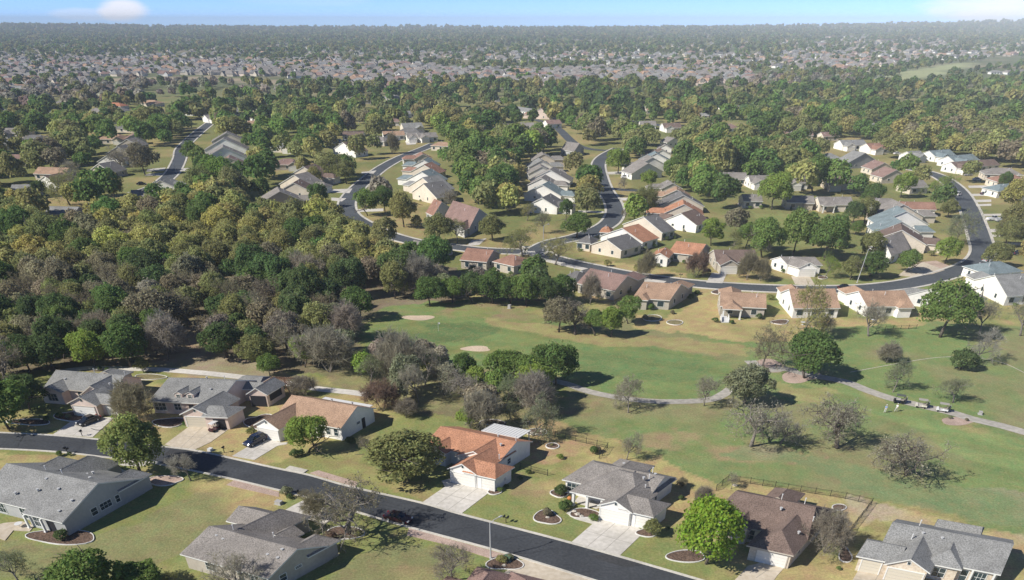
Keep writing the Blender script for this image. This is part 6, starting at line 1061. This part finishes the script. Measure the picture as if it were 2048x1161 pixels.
# ------------------------------------------------------------------ cars and golf carts
TYRE = mat('tyre_rubber', (.018, .018, .018), .85); RIM = mat('wheel_rim', (.45, .45, .46), .35, metal=.6); CGL = mat('car_glass', (.012, .016, .02), .05, spec=.8); TAILM = mat('tail_light', (.35, .01, .01), .3); HEADM = mat('head_light', (.7, .7, .68), .15)
def paint_m(n, c): return mat(n, c, .22, spec=.6)
def car(px, py, ang, body, label, kind='sedan', k='p', cat='car'):
    X, Y, _ = P(*Z(k, px, py)); e = empty('parked_car', (X, Y, .0), ang, label, cat); L, W = (4.75, 1.84) if kind != 'pickup' else (5.5, 1.95)
    hb, ht = {'sedan': (.92, 1.44), 'suv': (1.02, 1.68), 'pickup': (1.08, 1.82)}[kind]
    # body: profile extruded with tumblehome, belt up; x forward
    if kind == 'sedan': low = [(-2.37, .45), (-2.3, .80), (-1.7, .95), (1.0, .92), (2.1, .76), (2.37, .55), (2.35, .30), (-2.3, .28)]; cab = [(-1.75, .93), (-1.05, 1.38), (-.1, 1.45), (.35, 1.40), (1.15, .92)]
    elif kind == 'suv': low = [(-2.37, .50), (-2.33, .98), (1.15, 1.0), (2.15, .90), (2.38, .62), (2.36, .32), (-2.34, .30)]; cab = [(-2.28, .97), (-2.0, 1.58), (-1.6, 1.68), (.1, 1.66), (.45, 1.58), (1.2, .99)]
    else: low = [(-2.75, .50), (-2.74, 1.08), (-.55, 1.08), (-.5, 1.12), (1.35, 1.10), (2.6, 1.0), (2.75, .65), (2.74, .36), (-2.7, .36)]; cab = [(-.55, 1.09), (-.45, 1.75), (-.1, 1.82), (.75, 1.78), (1.4, 1.09)]
    def loft(prof, rows, m):    # rows: (y, shrink in z toward edge)
        mb = MB(); n = len(prof); cx = sum(p[0] for p in prof)/n; cz = min(p[1] for p in prof)
        for y, sx, sz in rows:
            for (x, z) in prof: mb.v.append((cx+(x-cx)*sx, y, cz+(z-cz)*sz))
        k_ = mb.mi(m); R_ = len(rows)
        for j in range(R_-1):
            for i in range(n): mb.f.append((j*n+i, j*n+(i+1) % n, (j+1)*n+(i+1) % n, (j+1)*n+i)); mb.m.append(k_)
        mb.f.append(tuple(range(n))); mb.m.append(k_); mb.f.append(tuple((R_-1)*n+i for i in range(n))[::-1]); mb.m.append(k_); return mb
    w = W/2; o = loft(low, [(-w, .94, .86), (-w+.10, .985, .97), (-w+.3, 1, 1), (w-.3, 1, 1), (w-.10, .985, .97), (w, .94, .86)], body).build('body', e)
    g = loft(cab, [(-w+.13, .97, .35), (-w+.30, .985, .97), (-w+.42, 1, 1), (w-.42, 1, 1), (w-.30, .985, .97), (w-.13, .97, .35)], CGL).build('windows', e)
    mb = MB(); top = [p for p in cab if p[1] > ht-.14]; x0, x1 = min(p[0] for p in top)+.05, max(p[0] for p in top)-.05; mb.box(x0, x1, -w+.36, w-.36, ht-.06, ht+.015, body)
    for s_ in (-1, 1):
        mb.tube([(x0, s_*(w-.36), ht-.03), (cab[0][0]+.05, s_*(w-.17), cab[0][1])], .045, body, 5); mb.tube([(x1, s_*(w-.36), ht-.03), (cab[-1][0]-.05, s_*(w-.17), cab[-1][1])], .04, body, 5); mb.tube([((x0+x1)/2-.1, s_*(w-.34), ht-.03), ((x0+x1)/2-.1, s_*(w-.12), hb)], .04, body, 5)
    mb.build('roof', e)
    for x in (L/2-.92, -L/2+.95):
        for s_ in (-1, 1):
            mb = MB(); mb.tube([(x, s_*(w-.20), .34), (x, s_*(w+.01), .34)], .34, TYRE, 14); t_ = mb.build('wheel', e); mb = MB(); mb.tube([(x, s_*(w-.02), .34), (x, s_*(w+.025), .34)], .21, RIM, 10); mb.build('rim', t_)
    for s_ in (-1, 1):
        mb = MB(); mb.box(L/2-.28, L/2-.03, s_*w*.74-.2, s_*w*.74+.2, .58, .72, HEADM); mb.build('headlight', e); mb = MB(); mb.box(-L/2+.01, -L/2+.15, s_*w*.76-.18, s_*w*.76+.18, .66, .84, TAILM); mb.build('tail_light', e)
        mb = MB(); mb.box(.75, .95, s_*(w+.02)-.09, s_*(w+.02)+.09, hb, hb+.16, body); mb.build('mirror', e)
    return e
BLACK = paint_m('black_paint', (.010, .010, .013)); NAVY = paint_m('navy_paint', (.015, .022, .05)); MAROON = paint_m('maroon_paint', (.045, .008, .012)); WHITEP = paint_m('white_paint', (.72, .72, .72)); SILV = paint_m('silver_paint', (.38, .40, .42))
car(179, 846, 4.15, BLACK, 'glossy black sedan parked on the leftmost driveway'); car(511, 887, 4.15, NAVY, 'dark blue estate car parked before the tan house garage', 'suv'); car(797, 1041, -.40, MAROON, 'dark red car parked at the kerb under the large oak')
car(1162, 520, .1, WHITEP, 'white car parked by the house right of the centre street', k='N'); car(1220, 768, .3, WHITEP, 'white car at the side garage by the centre street', k='N')
car(1615, 603, 1.9, WHITEP, 'white car driving up the right road', 'suv', k='T'); car(1690, 480, .15, SILV, 'silver car on the upper right driveway', 'suv', k='T'); car(1750, 510, .1, WHITEP, 'white car on the second upper right driveway', k='T'); car(1800, 600, .1, NAVY, 'dark blue car on a driveway beside the right road', k='T'); car(1850, 762, .1, WHITEP, 'white pickup truck on a right side driveway', 'pickup', k='T', cat='pickup truck'); car(1905, 770, .1, SILV, 'silver pickup beside the white pickup', 'pickup', k='T', cat='pickup truck')
car(1960, 475, .2, NAVY, 'black car hidden near the right edge drive', 'suv', k='X'); car(1600, 950, .5, SILV, 'silver car under the round olive tree', k='X'); car(1960, 870, .1, NAVY, 'dark car on the lowest right driveway', k='X'); car(940, 565, .2, BLACK, 'dark car beside the far left street', k='U')
car(1755, 410, .2, WHITEP, 'white car by the upper right cluster', k='T'); car(1245, 345, .2, WHITEP, 'white car near the rosy brown roofs', k='T'); car(1690, 579, .0, BLACK, 'dark car on the middle road behind the tan house')
CREAM = paint_m('cart_cream', (.62, .58, .50)); CANOPY = mat('cart_canopy', (.36, .34, .30), .6); SEATM = mat('cart_seat', (.30, .27, .23), .7); BAGM = mat('golf_bag', (.03, .03, .04), .7)
def golf_cart(px, py, ang, body, canopy, label, bags=True, k='p', tops=True):
    X, Y, _ = P(*Z(k, px, py), .04); e = empty('golf_cart', (X, Y, .03), ang, label, 'golf cart', None); e.scale = (.95, .95, .9)
    mb = MB(); prof = [(-1.15, .35), (-1.15, .75), (-.35, .78), (-.3, .42), (.55, .40), (.75, .85), (1.15, .75), (1.22, .35)]
    n = len(prof)
    for y in (-.58, .58): mb.v += [(x, y, z) for x, z in prof]
    k_ = mb.mi(body); mb.f += [(i, (i+1) % n, n+(i+1) % n, n+i) for i in range(n)]+[tuple(range(n)), tuple(range(n, 2*n))[::-1]]; mb.m += [k_]*(n+2); mb.build('body', e)
    mb = MB(); mb.box(-.85, -.30, -.52, .52, .78, .92, SEATM); mb.box(-.95, -.83, -.52, .52, .90, 1.35, SEATM); mb.build('seat', e)
    mb = MB(); mb.box(-1.05, .85, -.6, .6, 1.83, 1.90, canopy); mb.box(-.95, .75, -.52, .52, 1.90, 1.93, canopy); mb.build('canopy', e); mb = MB()
    for x, x2 in ((.82, .68), (-.95, -.95)):
        for s_ in (-1, 1): mb.tube([(x, s_*.52, .7), (x2, s_*.52, 1.84)], .025, IRON, 5)
    mb.build('canopy_frame', e)
    for x in (-.78, .82):
        for s_ in (-1, 1): mb = MB(); mb.tube([(x, s_*.44, .22), (x, s_*.62, .22)], .22, TYRE, 12); mb.build('wheel', e)
    mb = MB(); mb.tube([(.6, -.25, .8), (.25, -.25, 1.05)], .02, IRON, 5); mb.tube([(.25, -.42, 1.05), (.25, -.08, 1.05)], .03, IRON, 5); mb.build('steering_wheel', e)
    if bags:
        for s_ in (-1, 1): b_ = empty('golf_bag', (X+math.cos(ang)*-1.22-math.sin(ang)*s_*.28, Y+math.sin(ang)*-1.22+math.cos(ang)*s_*.28, .35), ang, '%s golf bag on %s' % ('left' if s_ > 0 else 'right', label.replace('golf cart', 'cart').split(' on the')[0]), 'golf bag'); mb = MB(); mb.tube([(0, 0, .1), (-.12, 0, .95)], [.13, .15], BAGM, 8); mb.build('bag', b_); mb = MB(); [mb.tube([(-.1+.04*q, .05*q, .9), (-.16+.04*q, .07*q, 1.2)], .02, GALV, 4) for q in (-1, 0, 1)]; mb.build('clubs', b_)
golf_cart(1797, 806, 2.75, BLACK, mat('dark_canopy', (.10, .11, .10), .5), 'leftmost golf cart with dark canopy on the path'); golf_cart(1841, 815, 2.75, CREAM, CANOPY, 'middle golf cart with cream canopy on the path'); golf_cart(1883, 823, 2.75, WHITEP, CANOPY, 'rightmost golf cart with white canopy on the path'); golf_cart(868, 822, 4.3, MAROON, PIPE, 'dark red golf cart with white canopy by the garage', False, k='B')

# ------------------------------------------------------------------ golfers
SKIN = mat('skin', (.46, .29, .21), .6); 
def person(px, py, ang, shirt, trousers, label, pose):
    X, Y, _ = P(px, py); e = empty('person', (X, Y, 0), ang, label, 'person')
    def skin_mesh(name, verts, edges, rad, m, root=0):
        me = bpy.data.meshes.new(name); me.from_pydata(verts, edges, []); me.materials.append(m); o = link(name, me, e)
        md = o.modifiers.new('skin', 'SKIN'); md.use_smooth_shade = True
        for i, r_ in enumerate(rad): me.skin_vertices[0].data[i].radius = (r_, r_*.85) if not isinstance(r_, tuple) else r_
        me.skin_vertices[0].data[root].use_root = True; o.modifiers.new('sub', 'SUBSURF').levels = 1; o.modifiers['sub'].render_levels = 2; return o
    ls, rs = pose['ls'], pose['rs']; V = [(0, 0, .95), (0, 0, 1.12), (0, 0, 1.32), (0, .02, 1.47), (0, .03, 1.55), (0, .03, 1.66), (0, .03, 1.76),
         (.10, 0, .88), (.12, ls*.5+.02, .48), (.13, ls, .09), (.13, ls+.16, .04), (-.10, 0, .88), (-.12, rs*.5+.02, .48), (-.13, rs, .09), (-.13, rs+.16, .04)]
    E_ = [(0, 1), (1, 2), (2, 3), (3, 4), (4, 5), (5, 6), (0, 7), (7, 8), (8, 9), (9, 10), (0, 11), (11, 12), (12, 13), (13, 14)]; Rd = [.14, .13, .16, .08, .055, .095, .07, .09, .06, .042, .04, .09, .06, .042, .04]
    for s_ in (1, -1):
        el_, wr = pose['arm'][0 if s_ > 0 else 1]; b = len(V); V += [(s_*.19, 0, 1.40), (s_*el_[0], el_[1], el_[2]), (s_*wr[0], wr[1], wr[2]), (s_*wr[0], wr[1]+.05, wr[2]-.07)]; E_ += [(2, b), (b, b+1), (b+1, b+2), (b+2, b+3)]; Rd += [.062, .045, .033, .036]
        d = Vector((0, .5, -.8)).normalized()
        for f_ in range(4): q = len(V); bx = s_*wr[0]+(f_-1.5)*.02; V += [(bx, wr[1]+.08, wr[2]-.12), (bx, wr[1]+.10, wr[2]-.16-.01*(1.5-abs(f_-1.5)))]; E_ += [(b+3, q), (q, q+1)]; Rd += [.010, .009]
        q = len(V); V += [(s_*wr[0]-s_*.045, wr[1]+.06, wr[2]-.09)]; E_ += [(b+3, q)]; Rd += [.011]
    skin_mesh('body', V, E_, Rd, SKIN)
    b = 15; a2 = b+4+8+1
    sv = [V[0], V[1], V[2], V[3], V[b], tuple(Vector(V[b]).lerp(Vector(V[b+1]), .8)), V[a2], tuple(Vector(V[a2]).lerp(Vector(V[a2+1]), .8))]; skin_mesh('shirt', sv, [(0, 1), (1, 2), (2, 3), (2, 4), (4, 5), (2, 6), (6, 7)], [.155, .15, .18, .09, .078, .06, .078, .06], shirt)
    tv = [V[0], V[7], V[8], V[9], V[11], V[12], V[13]]; skin_mesh('trousers', tv, [(0, 1), (1, 2), (2, 3), (0, 4), (4, 5), (5, 6)], [.15, .105, .078, .06, .105, .078, .06], trousers)
    mb = MB(); mb.mesh([(math.cos(6.283*i/10)*.105*q, .03+math.sin(6.283*i/10)*.115*q, z) for (q, z) in ((1.0, 1.72), (.95, 1.78), (.5, 1.84)) for i in range(10)], [(j*10+i, j*10+(i+1) % 10, (j+1)*10+(i+1) % 10, (j+1)*10+i) for j in range(2) for i in range(10)]+[tuple(range(20, 30))], PIPE); mb.box(-.07, .07, .1, .23, 1.715, 1.73, PIPE); mb.build('cap', e)
    mb = MB(); mb.mesh([(0, .135, 1.66), (.014, .115, 1.64), (-.014, .115, 1.64), (0, .118, 1.69)], [(0, 1, 3), (0, 3, 2), (0, 2, 1)], SKIN); mb.box(-.025, .025, .108, .116, 1.605, 1.612, TAILM); [mb.box(x-.01, x+.01, .105, .116, 1.675, 1.685, IRON) for x in (-.035, .035)]; mb.build('face', e)
    return e
person(1769, 826, 2.6, mat('light_blue_shirt', (.20, .36, .62), .8), mat('white_trousers', (.62, .62, .60), .8), 'golfer in a blue shirt standing on the fairway edge', dict(ls=.12, rs=-.1, arm=[((.24, .04, 1.14), (.20, .22, .98)), ((.24, .04, 1.14), (.20, .22, .98))]))
person(1791, 824, -.9, mat('white_shirt', (.72, .72, .70), .8), mat('pale_grey_trousers', (.50, .52, .52), .8), 'golfer in white striding beside the blue shirted golfer', dict(ls=.32, rs=-.30, arm=[((.25, -.12, 1.16), (.22, -.18, .93)), ((.25, .12, 1.16), (.22, .28, .98))]))
# garden furniture on the fairway terraces
def patio_table(px, py, label, m=PIPE):
    X, Y, _ = P(px, py); e = empty('patio_table', (X, Y, 0), .3, label, 'table'); mb = MB(); mb.tube([(0, 0, .70), (0, 0, .74)], .6, m, 14); mb.build('tabletop', e); mb = MB(); mb.tube([(0, 0, 0), (0, 0, .7)], .05, m, 6); mb.tube([(0, 0, 0), (0, 0, .04)], .3, m, 10); mb.build('pedestal', e)
patio_table(1605, 650, 'round white table under the khaki oak'); patio_table(1745, 645, 'white table behind the second tan house'); patio_table(40, 1055, 'pale table on the patio of the big grey house')
# ------------------------------------------------------------------ haze: one closed box of even, pale air
mb = MB(); hm = bpy.data.materials.new('haze_air'); hm.use_nodes = True; t = hm.node_tree; t.nodes.remove(t.nodes['Principled BSDF']); pv = t.nodes.new('ShaderNodeVolumePrincipled'); pv.inputs['Color'].default_value = (.86, .94, 1, 1); pv.inputs['Density'].default_value = HAZE; pv.inputs['Anisotropy'].default_value = -.35; t.links.new(pv.outputs[0], t.nodes['Material Output'].inputs['Volume'])
mb.box(-6500, 6500, -400, 8900, -1.1, 100, hm); hz = mb.build('haze'); tag(hz, 'thin blue air haze', kind='stuff'); hz['category'] = 'haze'
